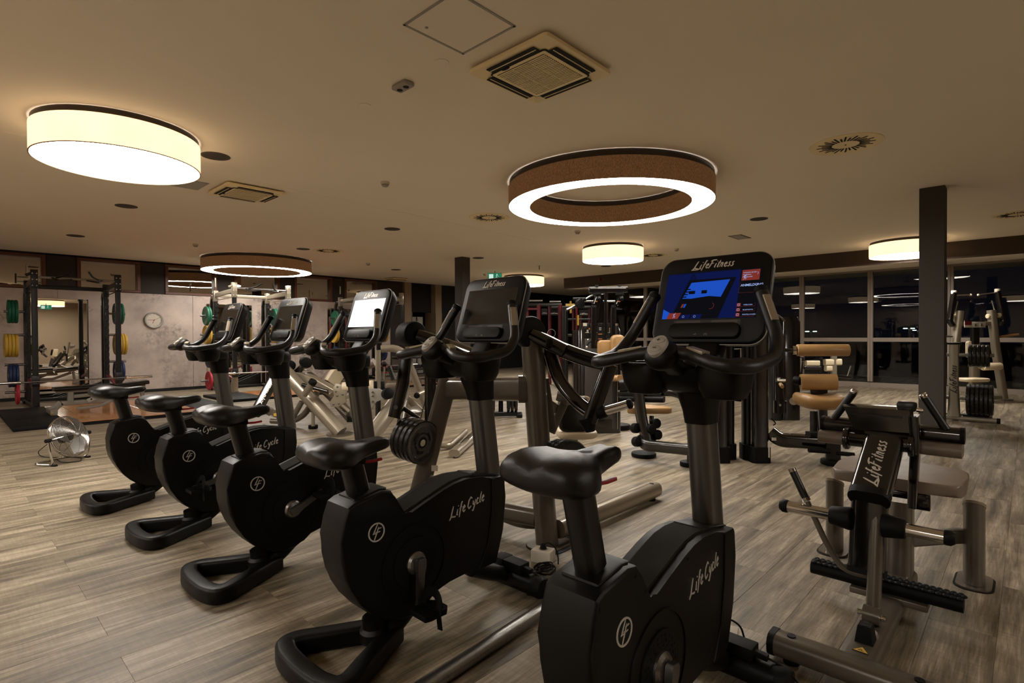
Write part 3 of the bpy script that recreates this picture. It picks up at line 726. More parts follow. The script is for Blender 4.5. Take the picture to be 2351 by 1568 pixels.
    for s in (-1, 1):
        g = G(); rings = []
        for z, hx, hy in ((1.092, .050, .045), (1.095, .066, .060), (1.125, .080, .074), (1.190, .092, .084), (1.203, .088, .080), (1.203, .070, .062), (1.150, .060, .054), (1.145, .01, .01)):
            rings.append([V(.340+hx*math.copysign(abs(math.cos(a))**.7, math.cos(a)), s*.140+hy*math.copysign(abs(math.sin(a))**.7, math.sin(a)), z) for a in [2*PI*i/32 for i in range(32)]])
        g.loft(rings).obj('cup_holder', 'shell', t)
    for s in (-1, 1): G().ball((.215, s*.238, 1.219), 1, (.062, .034, .013), 20).obj('wrist_rest', 'foam', t)
    G().sweep([(.20, 0, 1.222), (.28, 0, 1.185), (.38, 0, 1.165)], .075, .05, shape=.02, fil=.04).obj('bar_neck', 'shell', t)
    G().sweep([(.455, 0, 1.16), (.505, 0, 1.23), (.565, 0, 1.33)], .13, .07, shape=.025, fil=.04, up=(1, 0, 0)).obj('console_neck', 'shell', t)
    # handlebar
    Lp = [(.200, 0, 1.243), (.208, .072, 1.241), (.140, .205, 1.210), (.205, .272, 1.203), (.37, .287, 1.228), (.440, .270, 1.285), (.495, .2, 1.443)]
    full = [V(x, -y, z) for x, y, z in reversed(Lp)] + [V(*p) for p in Lp[1:]]
    G().sweep(full, .043, fil=.045, seg=16, nf=6).obj('handlebar', 'foam', t)
    for s in (-1, 1):
        g = G(); g.lathe((.495, s*.2, 1.443), (.35, -s*.40, .85), [(.0215, -.004), (.0235, 0), (.0235, .012), (.016, .020), (.001, .021)], 20); g.obj('grip_cap', 'rubber', t)
        g = G(); g.sweep([(.205, s*.085, 1.2585), (.168, s*.153, 1.244)], .028, .010, shape='rect'); g.obj('pulse_pad', 'alu', t)
        a, b = V(.440, s*.270, 1.285), V(.495, s*.2, 1.443); o = V(-.012, s*.015, 0).normalized()*.0195
        g = G(); g.sweep([a.lerp(b, .38)+o, a.lerp(b, .92)+o], .010, .026, shape='rect', up=V(-o.y, o.x, 0)); g.obj('grip_pad', 'alu', t)
    q = Quaternion((0, 1, 0), math.radians(-35))
    g = G(); g.ball((.185, 0, 1.234), 1, (.058, .057, .044), 28, q=q); g.obj('control_pod', 'shell', t)
    nrm = V(-.70, 0, .714).normalized(); ryv = V(.714, 0, .70).normalized()
    g = G(); cc = V(.185, 0, 1.236)+nrm*.039
    n = 28; rings = [[cc+nrm*z+V(0, -1, 0)*(.031*k*math.cos(2*PI*i/n))+ryv*(.044*k*math.sin(2*PI*i/n)) for i in range(n)] for z, k in ((-.01, 1), (.005, 1), (.008, .93))]
    g.loft(rings).obj('button_plate', 'grey', t)
    for s, tx in ((1, '+'), (-1, '-')):
        c2 = cc+ryv*(s*.018)+nrm*.009
        g = G(); rings = [[c2+nrm*z+V(0, -1, 0)*(.021*k*math.cos(2*PI*i/20))+ryv*(.013*k*math.sin(2*PI*i/20)) for i in range(20)] for z, k in ((-.003, 1), (.001, 1), (.003, .8))]
        b = g.loft(rings).obj('button', 'lightgrey', t)
        T3 = plane_to3(c2+nrm*.0032, (0, -1, 0), ryv, nrm); g = G()
        stroke(g, [(-.006, 0), (.006, 0)], .003, T3, .0008)
        if s > 0: stroke(g, [(0, -.006), (0, .006)], .003, T3, .0008)
        g.obj('symbol', 'dark', b, smooth=False)
    # console
    RX, RY, NN = V(0, -1, 0), V(.305, 0, .952).normalized(), V(-.952, 0, .305).normalized()
    C = V(.538, 0, 1.432)
    g = G()
    n = 8; pr = []
    def rr(w, h, r): 
        out = []
        for cx, cy, a0 in ((w/2-r, h/2-r, 0), (-w/2+r, h/2-r, 90), (-w/2+r, -h/2+r, 180), (w/2-r, -h/2+r, 270)):
            for k in range(n+1):
                a = math.radians(a0+k*90/n); out.append((cx+r*math.cos(a), cy+r*math.sin(a)))
        return out
    def lay(w, h, r, z, dy=0): return [C+RX*x+RY*(y+dy)+NN*z for x, y in rr(w, h, r)]
    g.loft([lay(.31, .25, .05, -.085, -.01), lay(.39, .315, .055, -.070, -.004), lay(.415, .338, .055, -.040), lay(.425, .346, .055, -.012), lay(.418, .340, .054, -.002), lay(.406, .330, .052, .001)])
    con = g.obj('console', 'shell', t, ang=50)
    G().loft([lay(.428, .349, .056, -.013), lay(.428, .349, .056, -.009), lay(.420, .341, .054, -.009), lay(.420, .341, .054, -.013)], closed=True).obj('rim_trim', 'grey', con)
    G().rrect(C+RY*.015+NN*.0005, RX, RY, NN, .366, .198, .003, .004).obj('screen_bezel', 'gloss', con)
    sc = G().rrect(C+RY*.015+NN*.002, RX, RY, NN, .352, .184, .0015, .002).obj('screen', 'scr_off', con, smooth=False)
    G().rrect(C-RY*.128+NN*.024, RX, RY, NN, .262, .056, .030, .022, bev=.005).obj('reading_ledge', 'shell', con)
    G().rrect(C-RY*.093+NN*.0018, RX, RY, NN, .25, .020, .001, .002).obj('warning_label', 'label_strip', con, smooth=False)
    g = G()
    for bx, bw in ((-.068, .095), (.068, .095)):
        for k in range(4):
            c = C-RY*(.0865+.0040*k)+RX*bx+NN*.0020; g.rrect(c, RX, RY, NN, bw-(.02 if k == 3 else 0), .0014, .0004, .0004, seg=1)
    g.obj('warning_text', 'label_txt', con, smooth=False)
    T3 = plane_to3(C+RY*.122-RX*.076+NN*.0012, RX, RY, NN)
    g, _ = lettering('LifeFitness', T3, .031, w=.14, extra=[[(-.25, -.12), (.5, -.10), (.95, .02)]]); g.obj('lettering', 'ink', con, smooth=False)
    T3 = plane_to3(C-RY*.146+NN*.0246, RX, RY, NN)
    g = G()
    stroke(g, [(-.030, 0), (-.018, 0)], .0012, T3, .0003); stroke(g, [(-.026, 0), (-.022, .004), (-.018, .004)], .0010, T3, .0003); g.obj('port_symbol', 'alu', con, smooth=False); g = G()
    stroke(g, [(.013, -.004), (.011, .001), (.016, .005), (.021, .001), (.019, -.004)], .0014, T3, .0003); g.obj('port_symbol', 'alu', con, smooth=False)
    G().box((.512, 0, 1.272), (.03, .20, .022), bev=.004).obj('port_strip', 'gloss', t)
    # seat
    G().sweep([(-.180, 0, .56), (-.246, 0, .815)], .070, .090, shape=.028, up=(1, 0, 0)).obj('seat_post', 'satin', t)
    g = G(); rings = []
    st = [(-.432, .060, .866, .842), (-.428, .088, .876, .828), (-.415, .112, .886, .812), (-.385, .130, .897, .797), (-.345, .134, .903, .788), (-.305, .122, .900, .784), (-.270, .098, .893, .788), (-.235, .072, .886, .796),
          (-.200, .052, .881, .806), (-.165, .045, .882, .812), (-.130, .042, .884, .820), (-.098, .040, .884, .826), (-.080, .034, .878, .832), (-.070, .020, .868, .842)]
    N_ = 28
    for x, hw, zt, zb in st:
        rg = []; zc = (zt*.4+zb*.6)
        for i in range(N_):
            a = 2*PI*i/N_; c, s = math.cos(a), math.sin(a)
            y = hw*math.copysign(abs(c)**.62, c); z = zc + (zt-zc if s > 0 else zc-zb)*math.copysign(abs(s)**.8, s)
            if s > .3: z -= .013*math.exp(-(y/.016)**2)*(1 if x < -.17 else .3)
            if s > 0 and x > -.30: z -= .006*(1-abs(c))
            if s < 0: y *= .80+.20*abs(c)
            rg.append(V(x, y, z))
        rings.append(rg)
    seat = g.loft(rings).obj('seat', 'saddle', t, ang=60)
    G().box((-.245, 0, .800), (.11, .07, .035), bev=.01).obj('seat_clamp', 'shell', seat)
    G().sweep([(-.20, -.02, .792), (-.16, -.035, .792), (-.125, -.042, .796)], .016, .010, shape='rect').obj('release_lever', 'rlever', seat)
    return t
M['steel2'] = pbr('mast_aluminium', '#6c6965', .36, metal=.9, var=.10, scale=40, stretch=(12, 12, .3))
def dress(t, label, loc, rz, dz, crank, screen, pedal_tilt=0.):
    t['label'] = label; t.location = (*loc, 0); t.rotation_euler = (0, 0, rz)
    for o in KIDS(t):
        n = o.name.split('.')[0]
        if n == 'seat': o.location = (-.26*dz, 0, dz)
        if n == 'seat_post': o.location = (-.26*dz, 0, dz)
        if n == 'crank':
            a = math.radians(crank if o['side'] < 0 else crank+180); o.rotation_euler = (0, -a, 0)
            for p in KIDS(o):
                if 'is_pedal' in p: p.rotation_euler = (0, a+math.radians(pedal_tilt), 0)
        if n == 'console':
            for p in KIDS(o):
                if p.name.split('.')[0] == 'screen' and screen:
                    p.data = p.data.copy(); p.data.materials[0] = M[screen]
    return t
BIKES = [((1.2412, 5.1306), -.0063, .035, 78, None, 'exercise bike farthest from the camera, beside the silver floor fan, seat low'),
         ((1.3235, 4.1005), .0347, .03, 190, None, 'second farthest exercise bike in the row, dark smudged screen, near pedal turned back'),
         ((1.3568, 3.0668), .0057, .045, 24, 'scr_white', 'exercise bike with a glowing white screen, middle of the row'),
         ((1.3850, 1.9745), .0047, .0, 268, None, 'exercise bike with a large dark screen, near pedal at the bottom, second nearest the camera'),
         ((1.4225, .8579), -.0023, .115, 262, 'ui_bg', 'exercise bike nearest the camera, with the lit blue screen menu')]
b0 = make_bike(); bikes = [b0] + [copy_tree(b0) for _ in range(4)]
for o, (loc, rz, dz, cr, scn, lab) in zip(bikes, BIKES): dress(o, lab, loc, rz, dz, cr, scn)
# menu on the nearest bike's screen
def ui():
    con = [o for o in KIDS(bikes[4]) if o.name.startswith('console') and not o.name.startswith('console_')][0]
    scr = [o for o in KIDS(con) if o.name.split('.')[0] == 'screen'][0]
    C = V(.538, 0, 1.432); RX, RY, NN = V(0, -1, 0), V(.305, 0, .952).normalized(), V(-.952, 0, .305).normalized()
    oo = C+RY*(.015-.092)-RX*.176+NN*.0021
    def poly(pts, mat, name, lift):
        bm = bmesh.new(); vs = [bm.verts.new(oo+RX*(u*.352)+RY*(v*.184)+NN*lift) for u, v in pts]; bm.faces.new(vs)
        me = bpy.data.meshes.new(name); bm.to_mesh(me); bm.free(); me.materials.append(M[mat]); o = link(name, me, con); return o
    poly([(0, 0), (.09, 0), (.28, .98), (0, .98)], 'ui_bg2', 'menu_backdrop', .0001)
    poly([(.30, .98), (.80, .98), (.80, 0), (.58, 0), (.72, .80), (.36, .80)], 'ui_bg2', 'menu_backdrop', .0001)
    poly([(0, 0), (.05, 0), (.08, .14), (.0, .22)], 'ui_sky', 'menu_backdrop', .0002)
    poly([(.10, 0), (.26, .84), (.76, .84), (.62, 0)], 'ui_black', 'menu_picture', .0003)
    poly([(.205, .44), (.285, .78), (.70, .80), (.625, .44), (.50, .47), (.42, .455), (.30, .43)], 'ui_sky', 'menu_picture', .0004)
    for a, b in (((.27, .53), (.34, .60)), ((.41, .53), (.47, .60))): poly([a, (b[0], a[1]), b, (a[0], b[1])], 'ui_black', 'menu_picture', .0005)
    for k in range(4): poly([(.185+.015*k, .46+.055*k), (.25+.012*k, .46+.055*k), (.25+.012*k, .485+.055*k), (.185+.015*k, .485+.055*k)], 'ui_black', 'menu_picture', .0005)
    poly([(.225, .24), (.245, .24), (.262, .32), (.240, .32)], 'ui_sky', 'menu_gauge', .0005); poly([(.198, .24), (.218, .24), (.235, .32), (.213, .32)], 'ui_red', 'menu_gauge', .0005)
    poly([(.80, 0), (1, 0), (1, 1), (.80, 1)], 'ui_black', 'menu_column', .0003)
    poly([(.815, .75), (.99, .75), (.99, .97), (.815, .97)], 'ui_red', 'menu_button', .0004)
    poly([(.05, 0), (.185, 0), (.215, .13), (.08, .13)], 'ui_red', 'menu_button', .0004)
    for k in range(2): poly([(.20+.125*k, 0), (.31+.125*k, 0), (.325+.125*k, .09), (.215+.125*k, .09)], 'ui_bg2', 'menu_button', .0004)
    for k in range(3): poly([(.80, .02+.10*k), (.838, .02+.10*k), (.838, .09+.10*k), (.80, .09+.10*k)], 'ui_red', 'menu_button', .0004)
    T = lambda u, v: (lambda x, y, z: oo+RX*(u*.352+x)+RY*(v*.184+y)+NN*(.0006+z*.2))
    textmesh('ANMELDUNG', .0125, T(.815, .63), 'ui_txt', 'menu_text', con, bold=.0002)
    for v, tx in ((.90, 'WÄHLEN SIE EIN'), (.855, 'TRAINING'), (.81, 'PROGRAMM')): textmesh(tx, .0062, T(.825, v), 'ui_txt', 'menu_text', con)
    for v, tx in ((.225, 'WEBLOGIN'), (.125, 'BLUETOOTH'), (.03, 'EINSTELLUNGEN')): textmesh(tx, .0060, T(.865, v+.015), 'ui_txt', 'menu_text', con)
    g = G()
    for u, v in ((.965, .89), (.965, .655)): stroke(g, [(0, .005), (.004, 0), (0, -.005)], .0012, T(u, v), .0003)
    for u, v, k in ((.83, .77, 1.), (.12, .02, 1.)):
        f = T(u, v)
        stroke(g, [(.002*k, 0), (.006, .006), (.005, .012), (.009, .017)], .0018, f, .0003); stroke(g, [(.006, .008), (.010, .006), (.009, .0)], .0016, f, .0003)
        stroke(g, [(.001, .012), (.006, .015), (.011, .013)], .0014, f, .0003); stroke(g, [(.010, .0195), (.012, .0195)], .003, f, .0003)
    for u, v in ((.245, .045), (.37, .045), (.819, .055), (.819, .155), (.819, .255)):
        f = T(u, v); stroke(g, [(.0042*math.cos(a*.7), .0042*math.sin(a*.7)) for a in range(10)], .0008, f, .0003)
    g.obj('menu_icons', 'ui_txt', con, smooth=False)
    g = G()
    for y0, y1 in ((.50, .73),): 
        for a, b in (((.80, y0), (.99, y0)), ((.80, y0), (.81, y1))): stroke(g, [(a[0]*.352, a[1]*.184), (b[0]*.352, b[1]*.184)], .0008, T(0, 0), .0003)
    for k in range(3): stroke(g, [(.838*.352, (.02+.10*k)*.184), (.98*.352, (.02+.10*k)*.184), (.98*.352, (.09+.10*k)*.184)], .0007, T(0, 0), .0003)
    stroke(g, [(.53*.352+.012*math.cos(a*.4-2), .26*.184+.012*math.sin(a*.4-2)) for a in range(9)], .0012, T(0, 0), .0003)
    g.obj('menu_lines', 'ui_red', con, smooth=False)
ui()
# ---------------------------------------------------------------- weight plates
def plate_mesh(r, t, mat, holes=True, key=[{}]):
    k = (round(r, 3), round(t, 3), mat)
    if k in key[0]: return key[0][k]
    g = G()
    h = t/2
    g.lathe((0, 0, 0), (0, 0, 1), [(.026, -h*.9), (.06, -h*.9), (.068, -h*.45), (r*.70, -h*.45), (r*.78, -h*.9), (r*.95, -h), (r, -h*.6), (r, h*.6), (r*.95, h), (r*.78, h*.9), (r*.70, h*.45), (.068, h*.45), (.06, h*.9), (.026, h*.9)], 36)
    me = g.mesh('plate', mat); hub = G().lathe((0, 0, 0), (0, 0, 1), [(.0255, -h), (.040, -h), (.042, -h*.8), (.042, h*.8), (.040, h), (.0255, h)], 20).mesh('hub', 'rubber' if mat == 'iron' else 'steel')
    slot = None
    if mat == 'iron':
        s = G()
        for i in range(3):
            a = 2*PI*i/3+.4
            for z in (-h*.5, h*.5):
                s.sweep([V(r*.46*math.cos(a+u), r*.46*math.sin(a+u), z) for u in (-.42, -.21, 0, .21, .42)], r*.20, .004, shape='rect', up=(0, 0, 1))
        slot = s.mesh('grip_slot', 'dark'); slot['n'] = 1
    key[0][k] = (me, hub, slot); return key[0][k]
def plate(c, axis, r, t, mat, label, group):
    me, hub, slot = plate_mesh(r, t, mat)
    o = link('weight_plate', me); o.location = c; o.rotation_euler = Vector(axis).to_track_quat('Z', 'Y').to_euler()
    tag(o, label, 'weight plate', group); h_ = link('hub', hub, o)
    if slot: s = link('grip_slots', slot, o); s['kind'] = 'stuff'
    return o
ORD = ['outermost', 'second from outside', 'third from outside', 'fourth from outside', 'fifth from outside', 'innermost']
def stack(c, axis, n, r, t, mat, what, group, gap=.002):
    """c = centre of the outermost plate, going inward against axis"""
    a = Vector(axis).normalized()
    for i in range(n):
        plate(Vector(c)-a*(i*(t+gap)), a, r, t, mat, '%s, %s' % (what, ORD[i] if i < n-1 or n > 5 or n == 1 else 'innermost') if n > 1 else what, group)
def horn(L, a, b, parent=None, r=.025, mat='chrome', collar=True):
    a, b = Vector(a), Vector(b); d = (b-a).normalized()
    o = L.part(G().cyl(a, b, r, seg=20), 'plate_horn', mat, parent)
    if collar: L.part(G().cyl(a-d*.002, a+d*.05, r*1.7, r*1.5, seg=24, bev=.008), 'collar', 'rubber', parent)
    L.part(G().lathe(b-d*.012, d, [(r*1.08, 0), (r*1.14, .004), (r*1.14, .016), (r*.85, .026), (.001, .030)], 20), 'end_cap', 'rubber', parent)
    return o
# ---------------------------------------------------------------- seated calf machine, front right
CY = .49
L = Local('seated_calf_machine', 'plate-loaded seated calf machine with taupe seat, bare chrome pegs, front right', 'exercise machine', (3.0, CY, 0))
L.part(G().sweep([(2.32, .745, .062), (2.32, .20, .062)], .105, .085, shape=.032), 'front_foot_tube', 'platd')
for y, s in ((.745, 1), (.20, -1)): L.part(G().sweep([(2.32, y-s*.012, .062), (2.32, y+s*.012, .062)], .110, .090, shape=.034), 'end_cap', 'rubber')
for y in (.68, .27): L.part(G().cyl((2.32, y, .104), (2.32, y, .109), .016), 'hole_plug', 'rubber'); L.part(G().cyl((2.32, y, 0), (2.32, y, .022), .03), 'foot_pad', 'rubber')
L.part(G().sweep([(2.36, CY-.02, .055), (3.42, CY-.02, .055)], .125, .085, shape=.03), 'spine_tube', 'platd')
# warning triangle
T3 = plane_to3((2.392, CY-.030, .0985), (0, -1, 0), (1, 0, 0), (0, 0, 1))
bm_ = G(); bm_.loft([[T3(-.028, 0, 0), T3(.028, 0, 0), T3(0, .046, 0)], [T3(-.028, 0, .001), T3(.028, 0, .001), T3(0, .046, .001)]]); L.part(bm_, 'warning_sticker', 'dark', smooth=False)
bm_ = G(); bm_.loft([[T3(-.024, .003, .001), T3(.024, .003, .001), T3(0, .042, .001)], [T3(-.024, .003, .0015), T3(.024, .003, .0015), T3(0, .042, .0015)]]); L.part(bm_, 'warning_face', 'yellow', smooth=False)
g = G(); stroke(g, [(-.010, .012), (-.002, .022), (.004, .012)], .004, lambda x, y, z: T3(x, y, .0015+z), .0005); stroke(g, [(-.006, .010), (.010, .008)], .003, lambda x, y, z: T3(x, y, .0015+z), .0005); L.part(g, 'warning_symbol', 'dark', smooth=False)
# rubber stop block
g = G(); g.loft([[V(2.50+sx*a, .463+sy*b, z) for sx, sy in ((-1, -1), (1, -1), (1, 1), (-1, 1))] for z, a, b in ((.097, .034, .031), (.158, .026, .023), (.163, .024, .021))]); L.part(g, 'stop_block', 'rubber', ang=20)
for x in (2.487, 2.513): L.part(G().cyl((x, .463, .1625), (x, .463, .1642), .010), 'block_hole', 'dark')
L.part(G().cyl((2.575, .47, .097), (2.575, .47, .103), .034), 'washer', 'lightgrey'); L.part(G().cyl((2.575, .47, .103), (2.575, .47, .115), .010, seg=6), 'bolt', 'steel')
# pivot bracket and upright
L.part(G().cyl((2.66, .44, .135), (2.66, .50, .135), .036), 'pivot_bush', 'platd'); L.part(G().cyl((2.655, .42, .135), (2.655, .52, .135), .012), 'pivot_bolt', 'chrome')
L.part(G().sweep([(2.68, .47, .10), (2.80, .475, .60)], .055, .055, shape='round'), 'pivot_link', 'platd')
L.part(G().sweep([(3.36, CY-.01, .06), (3.45, CY, .42)], .12, .16, shape=.04, up=(1, 0, 0)), 'seat_post', 'platd')
# weight arm: lettered cover above, hanging box below
g = G(); g.sweep([(3.02, .485, .80), (2.76, .498, .600)], .150, .085, shape=.026); L.part(g, 'arm_cover', 'gloss')
g = G(); g.sweep([(2.775, .498, .612), (2.745, .499, .590)], .158, .094, shape=.040); L.part(g, 'cover_cap', 'rubber')
a = V(2.76, .498, .600); b = V(3.02, .485, .80); u = (b-a).normalized(); n_ = V(-u.z, 0, u.x)
T3 = plane_to3(a+u*.035+n_*.0435+V(0, -.022, 0), u, (0, 1, 0), n_)
g, wd = lettering('LifeFitness', T3, .052, w=.13, extra=[[(-.2, -.12), (.5, -.10), (.95, .02)]]); L.part(g, 'lettering', 'ink', smooth=False)
L.part(G().sweep([(2.80, .50, .62), (2.775, .51, .27)], .140, .080, shape=.026, up=(1, 0, 0)), 'weight_arm', 'gloss')
L.part(G().sweep([(2.777, .51, .285), (2.774, .51, .262)], .146, .086, shape=.028, up=(1, 0, 0)), 'arm_cap', 'rubber')
for s, e in ((1, .845), (-1, .225)):
    yb = .51+s*.066; L.part(G().cyl((2.765, yb-s*.01, .487), (2.765, yb+s*.075, .487), .050, .040, seg=28, bev=.008), 'peg_collar', 'rubber')
    L.part(G().cyl((2.765, yb+s*.06, .487), (2.765, e-s*.01, .487), .0255, seg=24), 'weight_peg', 'chrome')
    L.part(G().lathe((2.765, e-s*.02, .487), (0, s, 0), [(.028, 0), (.030, .006), (.030, .022), (.020, .036), (.001, .040)], 24), 'peg_cap', 'rubber')
# top box, cross shaft, knee pads and grips
g = G(); g.loft([[V(3.03, y, z) for y, z in ((.655, .948), (.395, .952), (.385, .850), (.61, .845))], [V(3.06, y, z) for y, z in ((.665, .955), (.385, .960), (.375, .845), (.62, .840))], [V(3.13, y, z) for y, z in ((.64, .955), (.41, .960), (.40, .85), (.61, .84))]]); L.part(g, 'top_box', 'gloss', ang=20)
L.part(G().box((3.026, .52, .918), (.004, .20, .008)), 'box_ridge', 'satin')
L.part(G().cyl((3.03, .64, .795), (3.03, .385, .795), .034, seg=24), 'cross_shaft', 'gloss')
for y in (.64, .385): L.part(G().cyl((3.03, y-.012, .795), (3.03, y+.012, .795), .052, seg=28, bev=.006), 'shaft_disc', 'gloss'); L.part(G().cyl((3.03, y-.02, .795), (3.03, y+.02, .795), .012, seg=8), 'shaft_bolt', 'chrome')
L.part(G().sweep([(3.04, .378, .93), (3.05, .372, .80), (3.10, .385, .66), (3.26, .41, .48)], .035, .075, shape='rect', fil=.08, up=(1, 0, 0)), 'swing_arm', 'gloss')
L.part(G().box((3.08, .41, .965), (.05, .075, .045), bev=.012), 'adjuster_head', 'satin'); L.part(G().cyl((3.05, .37, .955), (3.05, .345, .955), .010), 'adjuster_pin', 'chrome')
L.part(G().sweep([(3.17, .775, .840), (3.17, .215, .840)], .080, .068, shape=.028), 'pad_carrier', 'gloss')
for y, s in ((.775, 1), (.215, -1)): L.part(G().sweep([(3.17, y-s*.01, .84), (3.17, y+s*.006, .84)], .084, .072, shape=.03), 'carrier_cap', 'rubber')
for ya, yb in ((.785, .60), (.39, .215)): L.part(G().sweep([(3.16, ya, .775), (3.16, yb, .775)], .13, .062, shape=.028), 'knee_pad', 'taupe')
for s, y0, y1 in ((1, .725, .635), (-1, .275, .350)):
    a, b = V(3.15, y0, .865), V(3.13, y1, 1.005); d = (b-a).normalized()
    L.part(G().cyl(a, b, .0175, seg=16), 'hand_grip', 'foam'); L.part(G().cyl(b, b+d*.020, .0185, .017, bev=.004), 'grip_cap', 'chrome')
# seat
g = G(); pr = [(3.44, .26), (3.50, .225), (3.86, .235), (3.93, .30), (3.95, .53), (3.93, .76), (3.86, .825), (3.50, .815), (3.44, .78), (3.43, .53)]
out = []
for i in range(len(pr)):
    p, q = Vector(pr[i]), Vector(pr[(i+1) % len(pr)]); out += [p, p.lerp(q, .5)]
g.prism([(p.x, p.y) for p in out], .487, .548, axis='z', bev=.022, seg=4); L.part(g, 'seat', 'taupe', ang=60)
L.part(G().box((3.58, .46, .455), (.20, .16, .04), bev=.008), 'seat_bracket', 'gloss'); L.part(G().box((3.50, .40, .43), (.03, .07, .08), bev=.005), 'bracket_tab', 'gloss')
L.part(G().sweep([(3.45, .45, .24), (3.62, .20+.12, .24), (3.70, .25, .24)], .06, .07, shape='rect', fil=.05), 'side_brace', 'platd')
L.part(G().sweep([(3.45, .53, .24), (3.62, .70, .24), (3.70, .79, .24)], .06, .07, shape='rect', fil=.05), 'side_brace', 'platd')
for y, s in ((.205, -1), (.845, 1)):
    g = G(); n = 28
    g.loft([[V(3.70+.075*math.cos(2*PI*i/n), y+.045*math.sin(2*PI*i/n), (z if not top else .405+.035*math.cos(2*PI*i/n+PI))) for i in range(n)] for z, top in ((.012, 0), (.38, 1))]); L.part(g, 'side_post', 'platd')
    g = G(); g.loft([[V(3.70+.078*math.cos(2*PI*i/n), y+.048*math.sin(2*PI*i/n), .403+dz+.035*math.cos(2*PI*i/n+PI)) for i in range(n)] for dz in (0, .014)]); L.part(g, 'post_cap', 'plat')
    L.part(G().rrect((3.72, y, .010), (1, 0, 0), (0, 1, 0), (0, 0, 1), .26, .145, .010, .06), 'floor_plate', 'platd'); L.part(G().rrect((3.72, y, .003), (1, 0, 0), (0, 1, 0), (0, 0, 1), .28, .165, .003, .07), 'rubber_mat', 'rubber')
# foot roller bar
g = G(); g.sweep([(3.03, .79, .135), (3.03, .20, .135)], .085, .065, shape=.03); L.part(g, 'foot_bar', 'rubber')
g = G()
for i in range(24):
    for j, (dx, dz) in enumerate(((-.028, .030), (0, .034), (.028, .030))):
        g.ball((3.03+dx, .775-.0245*i-(.012 if j == 1 else 0), .135+dz), .0130, (1, 1, .55), 8)
o = L.part(g, 'grip_studs', 'rubber'); o['kind'] = 'stuff'
L.part(G().box((3.03, .47, .085), (.09, .30, .03), bev=.006), 'foot_bar_bracket', 'platd')
# release lever
L.part(G().sweep([(2.77, .745, .525), (2.77, .66, .34), (2.77, .60, .25), (2.79, .50, .245)], .026, fil=.06), 'lever_rod', 'platd')
a, b = V(2.77, .752, .54), V(2.77, .806, .655); L.part(G().cyl(a, b, .0165), 'lever_grip', 'foam'); d = (b-a).normalized(); L.part(G().cyl(b, b+d*.014, .0175), 'lever_cap', 'chrome'); L.part(G().cyl(a-d*.012, a+d*.004, .0185), 'lever_ring', 'chrome')

# ---------------------------------------------------------------- big plate-loaded press behind the bikes
L = Local('chest_press_machine', 'large plate-loaded press with black arms and platinum frame, between the two nearest bikes', 'exercise machine', Fz(1262, 1255))
m1 = L
L.part(G().sweep([P(1257, 1256, 3.39), P(1236, 1000, 3.39), P(1221, 772, 3.39)], .150, .140), 'main_post', 'platd')
pb = Fz(1262, 1250); L.part(G().rrect(pb+V(0, 0, .010), (1, 0, 0), (0, 1, 0), (0, 0, 1), .28, .22, .010, .08), 'floor_plate', 'platd'); L.part(G().rrect(pb+V(.01, -.01, .004), (1, 0, 0), (0, 1, 0), (0, 0, 1), .32, .26, .004, .10), 'rubber_mat', 'rubber')
L.part(G().sweep([pb+V(.06, -.02, .085), V(3.93, 2.15, .075)], .105, .115, shape=.045), 'floor_tube', 'plat'); L.part(G().cyl((3.86, 2.15, .130), (3.86, 2.15, .134), .017), 'hole_plug', 'rubber'); L.part(G().cyl((3.86, 2.15, 0), (3.86, 2.15, .03), .03), 'foot_pad', 'rubber')
for dz in (.05, .15): L.part(G().cyl(pb+V(.10, -.07, dz), pb+V(.14, -.08, dz), .014, seg=8), 'flange_bolt', 'chrome')
lg = [P(1030, 868, 3.9), P(948, 1186, 3.88)]
L.part(G().sweep([lg[0], lg[1]], .135, .085, shape=.02, up=(.6, .8, 0)), 'front_leg', 'platd'); fl = Fz(948, 1192); L.part(G().rrect(fl+V(0, 0, .012), (1, 0, 0), (0, 1, 0), (0, 0, 1), .24, .2, .012, .06), 'floor_plate', 'platd')
T3 = plane_to3(P(1000, 1020, 3.82), _rt2, V(0, 0, 1), -_fw)
L.part(G().box(P(998, 1075, 3.825), (.045, .002, .040), rot=Matrix((_rt2, _fw, V(0, 0, 1))).transposed()), 'sticker', 'white')
L.part(G().sweep([P(1030, 893, 3.90), P(1216, 893, 3.42)], .10, .150, shape=.035), 'top_beam', 'platd')
L.part(G().sweep([P(1212, 893, 3.40), P(1190, 893, 3.40)], .12, .17, shape=.035), 'beam_flange', 'platd')
L.part(G().sweep([P(985, 1108, 3.84), P(1030, 1125, 3.8), P(1110, 1165, 3.6), P(1232, 1188, 3.42)], .08, .115, shape=.035, fil=.12), 'low_brace', 'platd')
L.part(G().sweep([P(1150, 1188, 3.6), P(1200, 1207, 3.48), P(1300, 1205, 3.55), P(1330, 1190, 3.7)], .045, fil=.1), 'curved_rail', 'platd')
